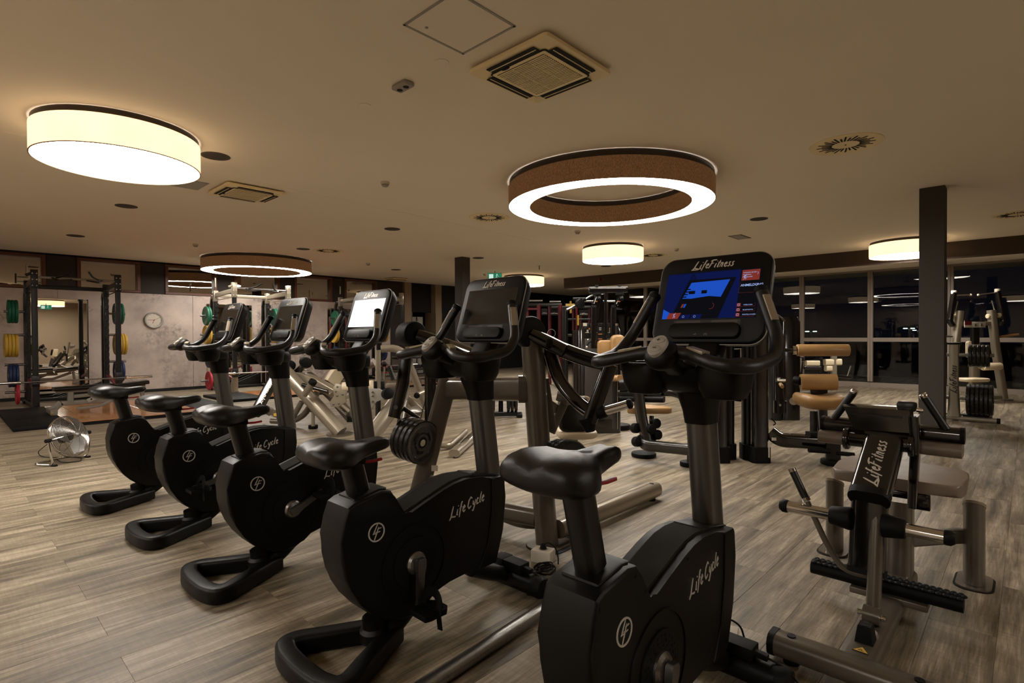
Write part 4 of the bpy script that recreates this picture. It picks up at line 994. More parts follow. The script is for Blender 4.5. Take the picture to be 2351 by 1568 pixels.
# right arm
L.part(G().cyl(P(1206, 764, 3.42), P(1224, 762, 3.33), .098, seg=40, bev=.02), 'arm_end_disc', 'rubber')
L.part(G().sweep([P(1222, 768, 3.36), P(1298, 806, 3.30)], .115, .085, shape=.04), 'arm_sleeve', 'gloss')
L.part(G().sweep([P(1290, 803, 3.32), P(1345, 824, 3.26), P(1405, 838, 3.18)], .075, .092, shape=.03, fil=.1), 'press_arm', 'gloss')
L.part(G().cyl(P(1261, 795, 3.24), P(1262, 782, 3.20), .022, bev=.006), 'stop_knob', 'rubber')
L.part(G().sweep([P(1402, 836, 3.18), P(1353, 968, 3.20)], .060, .085, shape=.02, up=(.7, -.7, 0)), 'drop_arm', 'gloss')
L.part(G().cyl(P(1349, 960, 3.22), P(1356, 992, 3.2), .055, .03, bev=.01), 'arm_foot_cap', 'rubber')
L.part(G().sweep([P(1262, 806, 3.42), P(1282, 875, 3.40), P(1330, 930, 3.33), P(1372, 956, 3.24)], .055, .080, shape=.02, fil=.22, up=(.7, -.7, 0)), 'curved_arm', 'gloss')
horn(L, P(1373, 948, 3.2), P(1446, 927, 3.12), r=.0255)
L.part(G().sweep([P(1244, 870, 3.5), P(1262, 990, 3.52)], .03, .09, shape='rect', up=(.7, -.7, 0)), 'adjuster_plate', 'platd')
for y in (880, 908, 936): L.part(G().cyl(P(1248, y, 3.47), P(1248, y, 3.455), .012, seg=12), 'adjuster_hole', 'dark')
L.part(G().box(P(1298, 912, 3.75), (.08, .10, .08), rot=Matrix.Rotation(.3, 3, 'X'), bev=.01), 'slider_head', 'platd'); L.part(G().sweep([P(1294, 925, 3.75), P(1264, 992, 3.75)], .06, .06, shape='rect'), 'slider_tube', 'platd')
L.part(G().sweep([P(1255, 925, 3.7), P(1285, 945, 3.78)], .05, .06, shape='rect'), 'slider_brace', 'platd')
g = G(); g.rrect(P(1318, 950, 4.0), V(.72, -.69, 0), V(.15, .15, .97), V(-.66, -.70, .2), .22, .26, .07, .05, bev=.02); L.part(g, 'back_pad', 'saddle', ang=50)
g = G(); g.rrect(P(1326, 952, 4.05), V(.72, -.69, 0), V(.15, .15, .97), V(-.66, -.70, .2), .23, .28, .03, .05, bev=.01); L.part(g, 'pad_shell', 'cream', ang=50)
g = G(); g.rrect(P(1322, 992, 4.1)+V(0, 0, .02), V(.7, -.7, 0), V(.7, .7, 0), V(0, 0, 1), .30, .32, .05, .09, bev=.015); L.part(g, 'seat', 'cream', ang=50)
L.part(G().sweep([P(1318, 1000, 4.1), Fz(1316, 1165)+V(.35, .35, 0)], .06, shape='rect'), 'seat_post', 'platd')
# left arm
L.part(G().cyl(P(932, 768, 3.93), P(955, 766, 3.78), .088, seg=40, bev=.02), 'arm_end_disc', 'rubber')
L.part(G().sweep([P(958, 768, 3.80), P(1036, 795, 3.82), P(1090, 815, 3.6)], .10, .085, shape=.035), 'arm_sleeve', 'gloss')
L.part(G().sweep([P(932, 820, 3.82), P(926, 880, 3.80), P(906, 958, 3.78)], .085, .085, shape='rect', up=(.7, -.7, 0)), 'drop_arm', 'gloss')
L.part(G().cyl(P(909, 935, 3.735), P(909, 935, 3.72), .014), 'arm_bolt', 'steel')
L.part(G().sweep([P(924, 936, 3.85), P(962, 962, 3.9)], .02, .03, shape='rect'), 'arm_link', 'gloss')
L.part(G().sweep([P(988, 850, 4.05), P(988, 975, 4.05)], .045, .08, shape='rect', up=(1, 0, 0)), 'rear_upright', 'gloss')
L.part(G().cyl(P(971, 1017, 3.745), P(922, 1001, 3.87), .024), 'plate_horn', 'chrome')
ax = (P(966, 1015, 3.76)-P(926, 1002, 3.86)).normalized()
c0 = P(966, 1015, 3.76)
stack(c0, ax, 4, .150, .042, 'iron', 'black rubber weight plate in the stack left of the platinum leg', 'black plates beside the leg of the big press')
horn(L, P(1262, 1078, 3.40), P(1322, 1082, 3.24), r=.025)
ax = (P(1322, 1082, 3.20)-P(1262, 1074, 3.40)).normalized()
stack(P(1306, 1078, 3.31), ax, 3, .180, .040, 'iron', 'black rubber weight plate under the nearest bike seat', 'black plates on the main post of the big press')
# ---------------------------------------------------------------- leg press, left of centre
L = Local('leg_press_machine', 'plate-loaded machine with a thick sloping platinum tube, behind the second and third farthest bikes', 'exercise machine', Fz(778, 998))
D = 7.1
L.part(G().sweep([P(650, 848, 7.4), P(783, 993, 7.18)], .185), 'main_tube', 'plat'); f = Fz(780, 998); L.part(G().cyl(f, f+V(0, 0, .02), .17, seg=28), 'floor_plate', 'platd')
L.part(G().sweep([P(699, 906, 7.1), P(718, 878, 7.0)], .085), 'plate_horn', 'plat'); L.part(G().cyl(P(715, 882, 6.98), P(721, 873, 6.97), .050, bev=.01), 'end_cap', 'rubber')
L.part(G().sweep([P(693, 922, 7.5), P(672, 960, 7.5)], .075), 'rear_leg', 'platd')
L.part(G().sweep([P(623, 966, 8.0), P(672, 968, 7.9), P(700, 952, 7.8), P(722, 915, 7.6), P(728, 900, 7.6)], .085, fil=.25), 'bent_foot_tube', 'platd')
L.part(G().sweep([P(719, 938, 7.45), P(719, 978, 7.45)], .05), 'foot_leg', 'plat'); f = Fz(719, 984); L.part(G().cyl(f, f+V(0, 0, .055), .065, bev=.01), 'foot_pad', 'rubber')
L.part(G().sweep([P(667, 868, 7.6), P(690, 865, 7.5), P(715, 872, 7.4), P(768, 902, 7.3)], .12, .13, shape='rect', fil=.1), 'carriage', 'plat')
L.part(G().sweep([P(694, 883, 7.25), P(752, 899, 7.2)], .05, .05, shape='round'), 'carriage_slot', 'gloss')
L.part(G().sweep([P(740, 893, 7.3), P(762, 905, 7.25)], .09, .06, shape='round'), 'carriage_tube', 'plat')
L.part(G().sweep([P(706, 862, 7.8), P(760, 905, 7.7), P(808, 962, 7.6)], .11, .13, shape='rect', fil=.1), 'guide_rail', 'platd')
L.part(G().box(P(785, 938, 7.52), (.20, .01, .075), rot=(Matrix((_rt2, _fw, _up2)).transposed() @ Matrix.Rotation(math.radians(40), 3, 'Y'))), 'name_plate', 'white')
dgl = (P(805, 962, 7.6)-P(760, 905, 7.7)).normalized(); 
textmesh('PARAMOUNT', .052, (lambda x, y, z, o=P(773, 926, 7.50): o-L.loc+dgl*x+dgl.cross(-_fw).normalized()*(-y)+(-_fw)*z), 'dark', 'lettering', L.t, bold=.001)
L.part(G().cyl(P(806, 968, 7.6), P(806, 955, 7.6), .06), 'rail_foot', 'rubber')
g = G(); cm = P(775, 905, 7.15); q_ = Matrix((_rt2, _up2, -_fw)).transposed().to_4x4(); q_.translation = cm
g.prism([(-.02, .14), (.10, .12), (.13, .04), (.10, -.03), (.12, -.10), (.02, -.16), (-.08, -.17), (-.10, -.10), (-.04, -.02), (-.06, .08)], -.012, .012, axis='z', bev=.003, M4=q_); L.part(g, 'pivot_plate', 'plat')
for dx, dy in ((.0, .10), (.07, .0), (.0, -.02), (-.02, .04), (.02, -.12), (-.05, -.13)): L.part(G().ball(q_ @ V(dx, dy, .016), .014, seg=8), 'bolt', 'steel')
L.part(G().sweep([P(788, 888, 7.2), P(838, 886, 7.2)], .14, .12, shape=.05), 'roller_pad', 'cream'); L.part(G().sweep([P(838, 886, 7.2), P(856, 884, 7.2)], .15, .13, shape=.05), 'roller_pad', 'cream')
g = G(); rings = [P(800, 838, 7.9), P(775, 855, 7.85), P(760, 880, 7.8)]
g.sweep(rings, .36, .06, shape='rect', fil=.2, up=V(.68, -.73, 0)); L.part(g, 'back_pad', 'cream'); g = G(); g.sweep([p-_rt2*.10-_fw*.05 for p in rings], .10, .07, shape='rect', fil=.2, up=V(.68, -.73, 0)); L.part(g, 'pad_edge', 'taupe')
L.part(G().sweep([P(742, 898, 7.9), P(756, 862, 7.9)], .08), 'plate_horn', 'plat'); L.part(G().cyl(P(753, 866, 7.88), P(757, 857, 7.88), .05), 'end_cap', 'rubber')
L.part(G().sweep([P(728, 900, 8.0), P(712, 945, 8.0)], .08), 'frame_leg', 'platd')
L.part(G().sweep([P(700, 834, 7.6), P(681, 862, 7.6)], .10, .06, shape='rect'), 'roller_arm', 'gloss')
for a in ((702, 832), (664, 838)): L.part(G().cyl(P(a[0]-4, a[1]-2, 7.62), P(a[0]+4, a[1]+2, 7.5), .072, bev=.015), 'foam_roller', 'rubber')
L.part(G().sweep([P(664, 845, 7.6), P(655, 870, 7.6)], .10, .06, shape='rect'), 'roller_arm', 'gloss')
L.part(G().sweep([P(692, 840, 7.7), P(672, 858, 7.7)], .05, .04, shape='rect'), 'link', 'platd')
L.part(G().sweep([P(815, 905, 7.6), P(770, 920, 7.5), P(800, 945, 7.5)], .05, .05, shape='rect', fil=.05), 'foot_frame', 'plat')
# black arm with lettering behind the third bike seat
L = Local('lever_arm_machine', 'black lettered lever arm with a platinum slider, between the second and third farthest bikes', 'exercise machine', Fz(640, 965))
L.part(G().sweep([P(630, 868, 6.9), P(592, 938, 6.7)], .10, .13, shape='rect', up=_fw), 'lever_arm', 'gloss')
a = P(596, 926, 6.60); b = P(628, 868, 6.78); u = (b-a).normalized(); T3 = plane_to3(a+(-_fw)*.01+_rt2*.03, u, u.cross(_fw).normalized(), -_fw)
g, _ = lettering('LifeFitness', T3, .056, w=.10); L.part(g, 'lettering', 'alu', smooth=False)
L.part(G().cyl(P(586, 942, 6.8), P(600, 932, 6.6), .045, bev=.01), 'pivot', 'rubber'); L.part(G().cyl(P(577, 940, 6.7), P(592, 934, 6.7), .028), 'handle', 'foam')
L.part(G().cyl(P(594, 945, 6.7), P(588, 955, 6.7), .06, .04, bev=.01), 'arm_cap', 'rubber')
L.part(G().sweep([P(606, 938, 6.75), P(622, 946, 6.8)], .10, .10, shape='rect'), 'slider_head', 'platd'); L.part(G().sweep([P(620, 944, 6.8), P(655, 962, 7.1)], .07, .07, shape='rect'), 'slider_tube', 'plat')
L.part(G().sweep([P(640, 960, 6.9), Fz(642, 975)+V(0, 0, .0)], .05), 'slider_leg', 'platd'); L.part(G().box(P(632, 952, 6.74), (.03, .03, .03)), 'warning_sticker', 'yellow')
# ---------------------------------------------------------------- plate-loaded machine behind the third and fourth bikes
L = Local('row_machine', 'platinum plate-loaded machine with arched tube and clamp plate, behind the bike with the white screen', 'exercise machine', Fz(900, 985))
L.part(G().sweep([P(845, 1012, 5.6), P(905, 930, 5.9), P(925, 900, 6.1)], .17), 'main_tube', 'plat')
L.part(G().sweep([P(868, 805, 6.0), P(868, 895, 5.9)], .055, .065, shape='rect'), 'upright', 'plat'); L.part(G().sweep([P(868, 893, 5.9), P(868, 955, 5.9)], .04, .05, shape='rect'), 'lower_upright', 'satin')
L.part(G().sweep([P(883, 835, 5.9), P(883, 890, 5.9)], .022), 'slide_rod', 'chrome'); L.part(G().ball(P(882, 836, 5.9), .03), 'rod_knob', 'rubber')
L.part(G().sweep([P(893, 842, 5.7), P(904, 872, 5.7)], .05), 'hand_grip', 'foam')
q_ = Matrix((_rt2, _up2, -_fw)).transposed().to_4x4(); q_.translation = P(860, 908, 5.75)
g = G(); g.prism([(-.10, .08), (.05, .07), (.13, .03), (.13, -.03), (.02, -.06), (-.03, -.14), (-.09, -.13), (-.10, -.02)], -.012, .012, axis='z', bev=.004, M4=q_); L.part(g, 'clamp_plate', 'grey')
for dx, dy in ((-.07, .0), (-.02, .04), (-.02, .0), (.09, .0), (-.02, -.06)): L.part(G().ball(q_ @ V(dx, dy, .016), .012, seg=8), 'bolt', 'steel')
L.part(G().cyl(P(885, 905, 5.8), P(893, 903, 5.7), .06, bev=.01), 'clamp_wheel', 'rubber')
for x in (862, 878): L.part(G().box(P(x, 886, 5.8), (.03, .03, .10), bev=.004), 'guide_block', 'rubber')
L.part(G().sweep([P(876, 801, 6.4), P(908, 799, 6.4), P(930, 812, 6.4), P(945, 850, 6.5), P(982, 945, 6.7)], .085, fil=.2), 'arched_tube', 'plat')
L.part(G().sweep([P(925, 905, 6.3), P(975, 955, 6.4)], .06, .08, shape='rect'), 'seat_rail', 'plat'); L.part(G().sweep([P(905, 890, 6.4), P(960, 945, 6.6)], .06), 'brace', 'plat')
L.part(G().sweep([P(932, 900, 6.2), P(918, 985, 5.9)], .09), 'rear_leg', 'platd')
L.part(G().box(P(945, 950, 6.1), (.17, .10, .14), rot=Matrix.Rotation(.7, 3, 'X'), bev=.01), 'footplate', 'platd')
f = Fz(890, 1008); L.part(G().box(f+V(0, 0, .03), (.34, .16, .06), bev=.01), 'base_foot', 'plat'); L.part(G().box(f+V(.02, 0, .005), (.38, .2, .01)), 'rubber_mat', 'rubber')
horn(L, P(962, 906, 6.4), P(957, 908, 6.2), r=.03, collar=False); L.part(G().sweep([P(958, 907, 6.3), P(982, 897, 6.4)], .06), 'weight_peg', 'plat')
L.part(G().sweep([P(860, 832, 6.2), P(835, 842, 6.2)], .12, .10, shape=.04), 'chest_pad', 'taupe'); L.part(G().sweep([P(888, 892, 6.1), P(912, 892, 6.1)], .14, .12, shape=.04), 'seat_pad', 'taupe')
L.part(G().sweep([P(982, 896, 6.5), P(960, 985, 6.2)], .012), 'cable', 'rubber')
# foot frame on the floor between the third and fourth bikes
L = Local('floor_frame', 'low platinum frame with two rails on the floor left of the dark-screen bike mast', 'machine base', Fz(1065, 1035))
a, b = Fz(1043, 1052), Fz(1100, 1000); L.part(G().sweep([a+V(0, 0, .05), b+V(0, 0, .05)], .12, .08, shape=.035), 'rail', 'plat'); L.part(G().cyl(a+V(0, 0, .01), a+V(.05, .05, .01), .01), 'foot_pad', 'rubber')
for t_ in (.2, .5, .8): c = a.lerp(b, t_)+V(0, 0, .091); L.part(G().cyl(c, c+V(0, 0, .002), .012), 'hole', 'dark')
a, b = Fz(1030, 1035), Fz(1070, 1005); L.part(G().sweep([Fz(995, 1030)+V(0, 0, .05), a+V(0, 0, .05), b+V(0, 0, .08)], .06, fil=.1), 'side_tube', 'plat')
g = G(); p0, p1, p2, p3 = Fz(1043, 1040), Fz(1090, 985), P(1085, 985, 6.4), P(1050, 1022, 6.1)
g.loft([[p0+V(0, 0, .05), p1+V(0, 0, .05), p2, p3], [q+V(.006, 0, 0) for q in (p0+V(0, 0, .05), p1+V(0, 0, .05), p2, p3)]]); L.part(g, 'side_plate', 'plat', smooth=False)
# plate holder farther back
L = Local('plate_holder', 'low black floor rack carrying upright black plates, seen under the big press beam', 'weight rack', Fz(1150, 957))
f = Fz(1150, 957); dr = V(.72, -.69, 0)
L.part(G().sweep([f+dr*-.30+V(0, 0, .05), f+dr*.32+V(0, 0, .05)], .10, .07, shape='rect'), 'base_bar', 'satin')
for s in (-.28, .30): L.part(G().box(f+dr*s+V(0, 0, .03), (.30, .09, .06), rot=Matrix.Rotation(.75, 3, 'Z'), bev=.015), 'foot', 'rubber')
L.part(G().sweep([f+V(0, 0, .05), f+V(0, 0, .34)], .06, shape='rect'), 'upright', 'satin'); L.part(G().sweep([f+dr*-.30+V(0, 0, .27), f+dr*.30+V(0, 0, .27)], .045), 'plate_horn', 'chrome')
for k, s in enumerate((-.24, -.18, -.12, .12, .18, .24)):
    plate(f+dr*s+V(0, 0, .27), dr, .19, .045, 'iron', 'upright black plate on the low floor rack, %s' % ['far left', 'second from left', 'third from left', 'third from right', 'second from right', 'far right'][k], 'black plates on the low floor rack')
# ---------------------------------------------------------------- squat racks
def rack(x0, x1, yf, yr, label, tone, hooks=.53):
    L = Local('squat_rack', label, 'squat rack', (x0, yr, 0), 'squat racks along the concrete wall')
    H = 2.50
    for x in (x0, x1):
        s = -1 if x == x0 else 1
        L.part(G().sweep([(x, yf, .05), (x, yf, H)], .085, shape='rect'), 'upright', 'satin')
        L.part(G().sweep([(x, yr, .05), (x, yr, H-.10)], .085, shape='rect'), 'upright', 'satin')
        o = L.part(G().box((x, yf, H-.14), (.10, .10, .34), bev=.006), 'top_bracket', tone)
        L.part(G().box((x, yr, H-.22), (.10, .10, .26), bev=.006), 'top_bracket', tone)
        g = G()
        for k in range(3):
            for dx in (-.03, .03): g.cyl((x+dx, yf-.05, H-.04-.11*k), (x+dx, yf-.058, H-.04-.11*k), .010, seg=8)
        o = L.part(g, 'bolts', 'white'); o['kind'] = 'stuff'
        L.part(G().sweep([(x, yf, H-.15), (x, yr, H-.20)], .06, .10, shape='rect'), 'side_beam', tone)
        L.part(G().sweep([(x, yf-.02, H-.22), (x, yf+.15, H-.30), (x, yr-.25, H-.32), (x, yr, H-.26)], .022, fil=.06), 'lower_bar', tone)
        L.part(G().sweep([(x, yf-.10, .04), (x, yr+.30, .04)], .09, .07, shape='rect'), 'base_rail', tone)
        g = G()
        L.part(g.prism([(yf-.045, .05), (yf-.045, .42), (yf+.045, .42), (yf+.20, .05)], x-.05, x+.05, axis='x', bev=.004), 'base_gusset', tone)
        L.part(G().sweep([(x, yf+.05, .32), (x, yr-.04, .50)], .05, .06, shape='rect'), 'lower_brace', 'red')
        # toothed hook rail on the rear upright
        L.part(G().sweep([(x-.0, yr-.07, .30), (x, yr-.07, H-.35)], .03, .05, shape='rect'), 'hook_rail', 'satin')
        g = G()
        for k in range(14): g.box((x, yr-.115, .42+.125*k), (.05, .06, .045)); g.box((x, yr-.14, .45+.125*k), (.05, .02, .05))
        o = L.part(g, 'hook_teeth', 'satin', smooth=False); o['kind'] = 'stuff'
        L.part(G().box((x, yf-.005, hooks-.02), (.11, .12, .20), bev=.006), 'bar_catch', 'satin'); L.part(G().box((x, yf-.085, hooks-.07), (.10, .05, .05), bev=.005), 'catch_lip', 'satin')
        # storage column behind
        L.part(G().sweep([(x, yr+.02, H-.22), (x, yr+.22, H-.24), (x, yr+.28, H-.40), (x, yr+.28, .05)], .075, .075, shape='rect', fil=.12), 'storage_post', 'gloss')
        L.part(G().box((x, yr+.28, .03), (.12, .30, .05), bev=.01), 'rubber_foot', 'rubber')
        for z in (1.80, 1.35, .78, .25): L.part(G().cyl((x+s*.03, yr, z), (x+s*.34, yr, z), .024), 'plate_horn', 'steel')
        L.part(G().cyl((x, yf, H-.0), (x, yf, H+.0+.02), .03), 'post_cap', 'rubber')
    L.part(G().sweep([(x0, yr, H), (x0, yr, H+.22)], .035), 'band_pole', 'plat')
    L.part(G().sweep([(x0, yf, H-.10), (x1, yf, H-.10)], .045), 'pull_up_bar', 'steel')
    L.part(G().sweep([(x0, yr, H-.20), (x1, yr, H-.20)], .06, .08, shape='rect'), 'rear_beam', tone)
    for s, x in ((1, x0+.30), (-1, x1-.30)):
        L.part(G().sweep([(x, yf, H-.10), (x+s*.12, yf-.16, H-.06), (x+s*.20, yf-.30, H+.02)], .034, fil=.06), 'pull_up_grip', 'foam')
        L.part(G().sweep([(x-s*.05, yf, H-.10), (x+s*.02, yf-.18, H-.16), (x+s*.22, yf-.18, H-.13)], .034, fil=.06), 'pull_up_grip', 'foam')
    L.part(G().sweep([(x0-.04, yr+.30, .04), (x1+.04, yr+.30, .04)], .07, .06, shape='rect'), 'base_cross', 'satin')
    L.part(G().sweep([(x0, yf-.005, H-.02), (x0-.12, yf-.005, H-.08)], .04, .05), 'stub', tone)
    return L
R1 = rack(1.27, 2.52, 13.1, 14.2, 'black squat rack farthest left, with a flat bench in front of it', 'satin')
R2 = rack(4.70, 5.94, 13.1, 14.3, 'squat rack with pale steel top brackets, behind the two farthest bikes', 'plat', .50)
R3 = rack(8.00, 9.24, 13.1, 14.3, 'squat rack half hidden behind the bike with the white screen', 'plat', .50)
ZP = (1.80, 1.35, .78, .25)
CL = ('green', 'yellow', 'blue', 'redp'); CN = ('green', 'yellow', 'dark blue', 'red')
for (x0, x1, yr, cnts, zz, nm) in ((1.27, 2.52, 14.2, (3, 4, 3, 1), (1.80, 1.15, .57, .235), 'leftmost'), (4.70, 5.94, 14.3, (2, 2, 1, 1), (1.80, 1.35, .78, .25), 'middle'), (8.00, 9.24, 14.3, (1, 2, 1, 1), (1.80, 1.34, .78, .25), 'rightmost')):
    for z, c, cn, n in zip(zz, CL, CN, cnts):
        for s, x in ((-1, x0), (1, x1)):
            stack((x+s*(.11+.052*n), yr, z), (s, 0, 0), n, .225, .048, c, '%s bumper plate on the %s side of the %s squat rack' % (cn, 'left' if s < 0 else 'right', nm), '%s bumper plates stored on the squat racks' % cn)
            if nm == 'leftmost' and z != 1.80:
                pass
def barbell(xc, y, z, label, ln=2.2):
    L = Local('barbell', label, 'barbell', (xc, y, z-.02), 'barbells resting in the squat racks')
    L.part(G().cyl((xc-ln/2+.4, y, z), (xc+ln/2-.4, y, z), .014), 'shaft', 'steel')
    for s in (-1, 1):
        L.part(G().cyl((xc+s*(ln/2-.42), y, z), (xc+s*ln/2, y, z), .025, seg=20), 'sleeve', 'chrome'); L.part(G().cyl((xc+s*(ln/2-.45), y, z), (xc+s*(ln/2-.42), y, z), .036, seg=20, bev=.004), 'collar', 'chrome')
barbell(1.84, 13.015, .500, 'steel barbell lying in the leftmost squat rack, its left end cut by the frame', 2.45)
barbell(5.32, 13.015, .470, 'steel barbell lying in the middle squat rack behind the farthest bike')
barbell(8.62, 13.015, .470, 'steel barbell lying in the rightmost squat rack behind the other bikes')
# ---------------------------------------------------------------- lifting platforms
def platform(x0, x1, xa, xb, y0, y1, label, h=.055):
    L = Local('lifting_platform', label, 'platform', ((x0+x1)/2, (y0+y1)/2, 0), 'lifting platforms')
    L.part(G().box(((x0+xa)/2, (y0+y1)/2, h/2), (xa-x0, y1-y0, h), bev=.008), 'rubber_pad', 'rubber'); L.part(G().box(((x1+xb)/2, (y0+y1)/2, h/2), (x1-xb, y1-y0, h), bev=.008), 'rubber_pad', 'rubber')
    n = 8
    for k in range(n): L.part(G().box((xa+(xb-xa)*(k+.5)/n, (y0+y1)/2, h/2), ((xb-xa)/n-.002, y1-y0-.04, h-.004), bev=.002, seg=1), 'board', 'platform', smooth=False)
    for y in (y0+.01, y1-.01): L.part(G().box(((xa+xb)/2, y, h/2-.004), (xb-xa, .02, h-.008)), 'edge_strip', 'rubber')
    return L
platform(.74, 3.75, 1.36, 3.12, 10.15, 12.93, 'wooden lifting platform with black rubber sides, under the leftmost rack and bench')
platform(3.98, 6.85, 4.75, 6.05, 11.45, 12.93, 'wooden lifting platform with black rubber sides, in front of the middle rack')
platform(7.3, 10.1, 7.98, 9.3, 11.4, 12.93, 'wooden lifting platform with black rubber sides, behind the bike with the white screen')
# ---------------------------------------------------------------- benches
def bench(x0, y, label, ang=8, h0=0.055, ln=1.28):
    L = Local('weight_bench', label, 'bench', (x0+ln/2, y, h0), 'adjustable weight benches')
    z = .40+h0
    L.part(G().sweep([(x0, y, z), (x0+ln*.62, y, z+.01)], .27, .062, shape=.028), 'back_pad', 'canvas')
    L.part(G().sweep([(x0+ln*.66, y, z-.015), (x0+ln+.04, y, z+.035)], .27, .062, shape=.028), 'seat_pad', 'canvas')
    L.part(G().sweep([(x0+.03, y, z-.055), (x0+ln*.62, y, z-.045)], .06, .04, shape='rect'), 'pad_frame', 'benchgrey'); L.part(G().sweep([(x0+ln*.66, y, z-.07), (x0+ln, y, z-.03)], .06, .04, shape='rect'), 'pad_frame', 'benchgrey')
    L.part(G().sweep([(x0+.22, y, z-.06), (x0+.22, y, h0+.17)], .10, .08, shape='rect'), 'rear_post', 'benchgrey')
    L.part(G().sweep([(x0+.10, y, h0+.155), (x0+ln*.62, y, h0+.155)], .07, .075, shape='rect'), 'spine', 'benchgrey'); L.part(G().sweep([(x0+.24, y, h0+.26), (x0+ln*.7, y, h0+.28)], .05, .06, shape='rect'), 'upper_link', 'benchgrey')
    L.part(G().sweep([(x0+.30, y-.02, h0+.05), (x0+.62, y-.02, h0+.07), (x0+.78, y-.02, h0+.15)], .05, .05, shape='rect', fil=.1), 'curved_link', 'benchgrey')
    L.part(G().sweep([(x0+.44, y-.05, h0+.17), (x0+.82, y-.05, z-.06)], .015, .07, shape='rect'), 'notched_plate', 'lightgrey')
    for k in range(5): p = V(x0+.49+.07*k, y-.062, h0+.20+.04*k); L.part(G().cyl(p, p+V(0, -.004, 0), .014, seg=10), 'notch', 'dark')
    L.part(G().box((x0+.73, y-.06, z-.12), (.05, .003, .04)), 'warning_sticker', 'yellow')
    L.part(G().sweep([(x0+ln*.62, y, h0+.155), (x0+ln-.10, y, z-.09)], .06, .07, shape='rect'), 'front_strut', 'benchgrey')
    L.part(G().sweep([(x0+ln-.06, y, z-.06), (x0+ln-.02, y, h0+.07)], .05, .06, shape='rect'), 'front_post', 'benchgrey')
    for xx in (x0-.02, x0+ln+.0): L.part(G().sweep([(xx, y-.26, h0+.045), (xx, y+.26, h0+.045)], .09, .09, shape='rect'), 'foot_bar', 'benchgrey')
    L.part(G().sweep([(x0-.02, y, h0+.05), (x0+.10, y, h0+.17)], .07, .10, shape='rect'), 'foot_link', 'benchgrey')
    for s in (-1, 1): L.part(G().cyl((x0-.06, y+s*.24, h0+.03), (x0-.03, y+s*.24, h0+.03), .03), 'wheel', 'tan')
bench(1.34, 11.6, 'adjustable grey bench with black pads on the leftmost lifting platform')
bench(7.6, 11.9, 'adjustable grey bench with black pads in front of the rightmost rack')
# mirrors on the concrete wall
for i, (a, b, lab) in enumerate(((1.30, 2.36, 'wall mirror behind the leftmost squat rack'), (4.75, 5.85, 'wall mirror behind the middle squat rack'), (8.02, 9.2, 'wall mirror behind the rightmost squat rack'))):
    t = thing('wall_mirror', lab, 'mirror', ((a+b)/2, YL, 1.1), 0, None)
    G().box((0, -.008, 0), (b-a, .012, 2.06), bev=.001, seg=1).obj('glass', 'mirror', t, smooth=False)
# storage step behind the mirrors' foot
for i, (x, lab) in enumerate(((2.2, 'black angled floor rack below the leftmost mirror'), (5.45, 'black angled floor rack below the middle mirror'))):
    L = Local('plate_shelf', lab, 'floor rack', (x, 14.75, 0), 'angled floor racks')
    L.part(G().prism([(x-.45, .03), (x+.45, .03), (x+.45, .36)], 14.65, 14.69, bev=.003), 'side_panel', 'satin'); L.part(G().prism([(x-.45, .03), (x+.45, .03), (x+.45, .36)], 14.9, 14.94, bev=.003), 'side_panel', 'satin'); L.part(G().box((x, 14.8, .02), (.95, .36, .04), bev=.004), 'base', 'rubber')
# ---------------------------------------------------------------- clock
t = thing('wall_clock', 'round wall clock with steel rim and red hands on the concrete wall', 'clock', (3.60, YL, 1.70))
G().lathe((0, 0, 0), (0, -1, 0), [(.195, 0), (.197, .04), (.180, .055), (.150, .045), (.150, .03)], 40).obj('rim', 'grey', t)
G().cyl((0, 0, 0), (0, -.034, 0), .151, seg=40).obj('face', 'white', t)
T3 = plane_to3((0, -.036, 0), (1, 0, 0), (0, 0, 1), (0, -1, 0))
for k in range(12):
    a = PI*k/6; g = G(); stroke(g, [(.122*math.cos(a), .122*math.sin(a)), (.140*math.cos(a), .140*math.sin(a))], .007, T3, .002); g.obj('hour_mark', 'dark', t, smooth=False)
for a, l, m, w in ((178, .135, 'redp', .014), (250, .085, 'redp', .014), (28, .135, 'dark', .008)):
    g = G(); a = math.radians(a); stroke(g, [(-.02*math.cos(a), -.02*math.sin(a)), (l*math.cos(a), l*math.sin(a))], w, T3, .004); g.obj('hand', m, t, smooth=False)
# ---------------------------------------------------------------- floor fan
fc = P(158, 1002, 5.72)
L = Local('floor_fan', 'round chrome wire floor fan left of the farthest bike', 'fan', (fc.x, fc.y, 0))
nrm = (_rt2*.93 - _fw*.06 + V(0, 0, .34)).normalized()
ax1 = nrm.cross(V(0, 0, 1)).normalized(); ax2 = ax1.cross(nrm).normalized()
R_ = .215
def cagept(r, a, front=True):
    u = r/R_; z = (.085*(1-u**2.4)) * (1 if front else -.55) + (.02 if front else -.02)
    return fc + ax1*(r*math.cos(a)) + ax2*(r*math.sin(a)) + nrm*z
for fr in (True, False):
    g = G()
    for k in range(20):
        r = R_*(.16+.84*(k/19)); g.sweep([cagept(r, 2*PI*i/40, fr) for i in range(40)], .0032, seg=4, closed=True, up=nrm)
    o = L.part(g, 'wire_rings', 'steel'); o['kind'] = 'stuff'
    g = G()
    for k in range(8):
        a = 2*PI*k/8; g.sweep([cagept(R_*u, a, fr) for u in (.1, .35, .6, .8, .93, 1.0)], .005, seg=5, up=nrm)
    o = L.part(g, 'wire_spokes', 'chrome'); o['kind'] = 'stuff'
L.part(G().sweep([fc+ax1*(R_*math.cos(2*PI*i/48))+ax2*(R_*math.sin(2*PI*i/48)) for i in range(48)], .010, .03, shape='rect', closed=True, up=nrm), 'cage_rim', 'chrome')
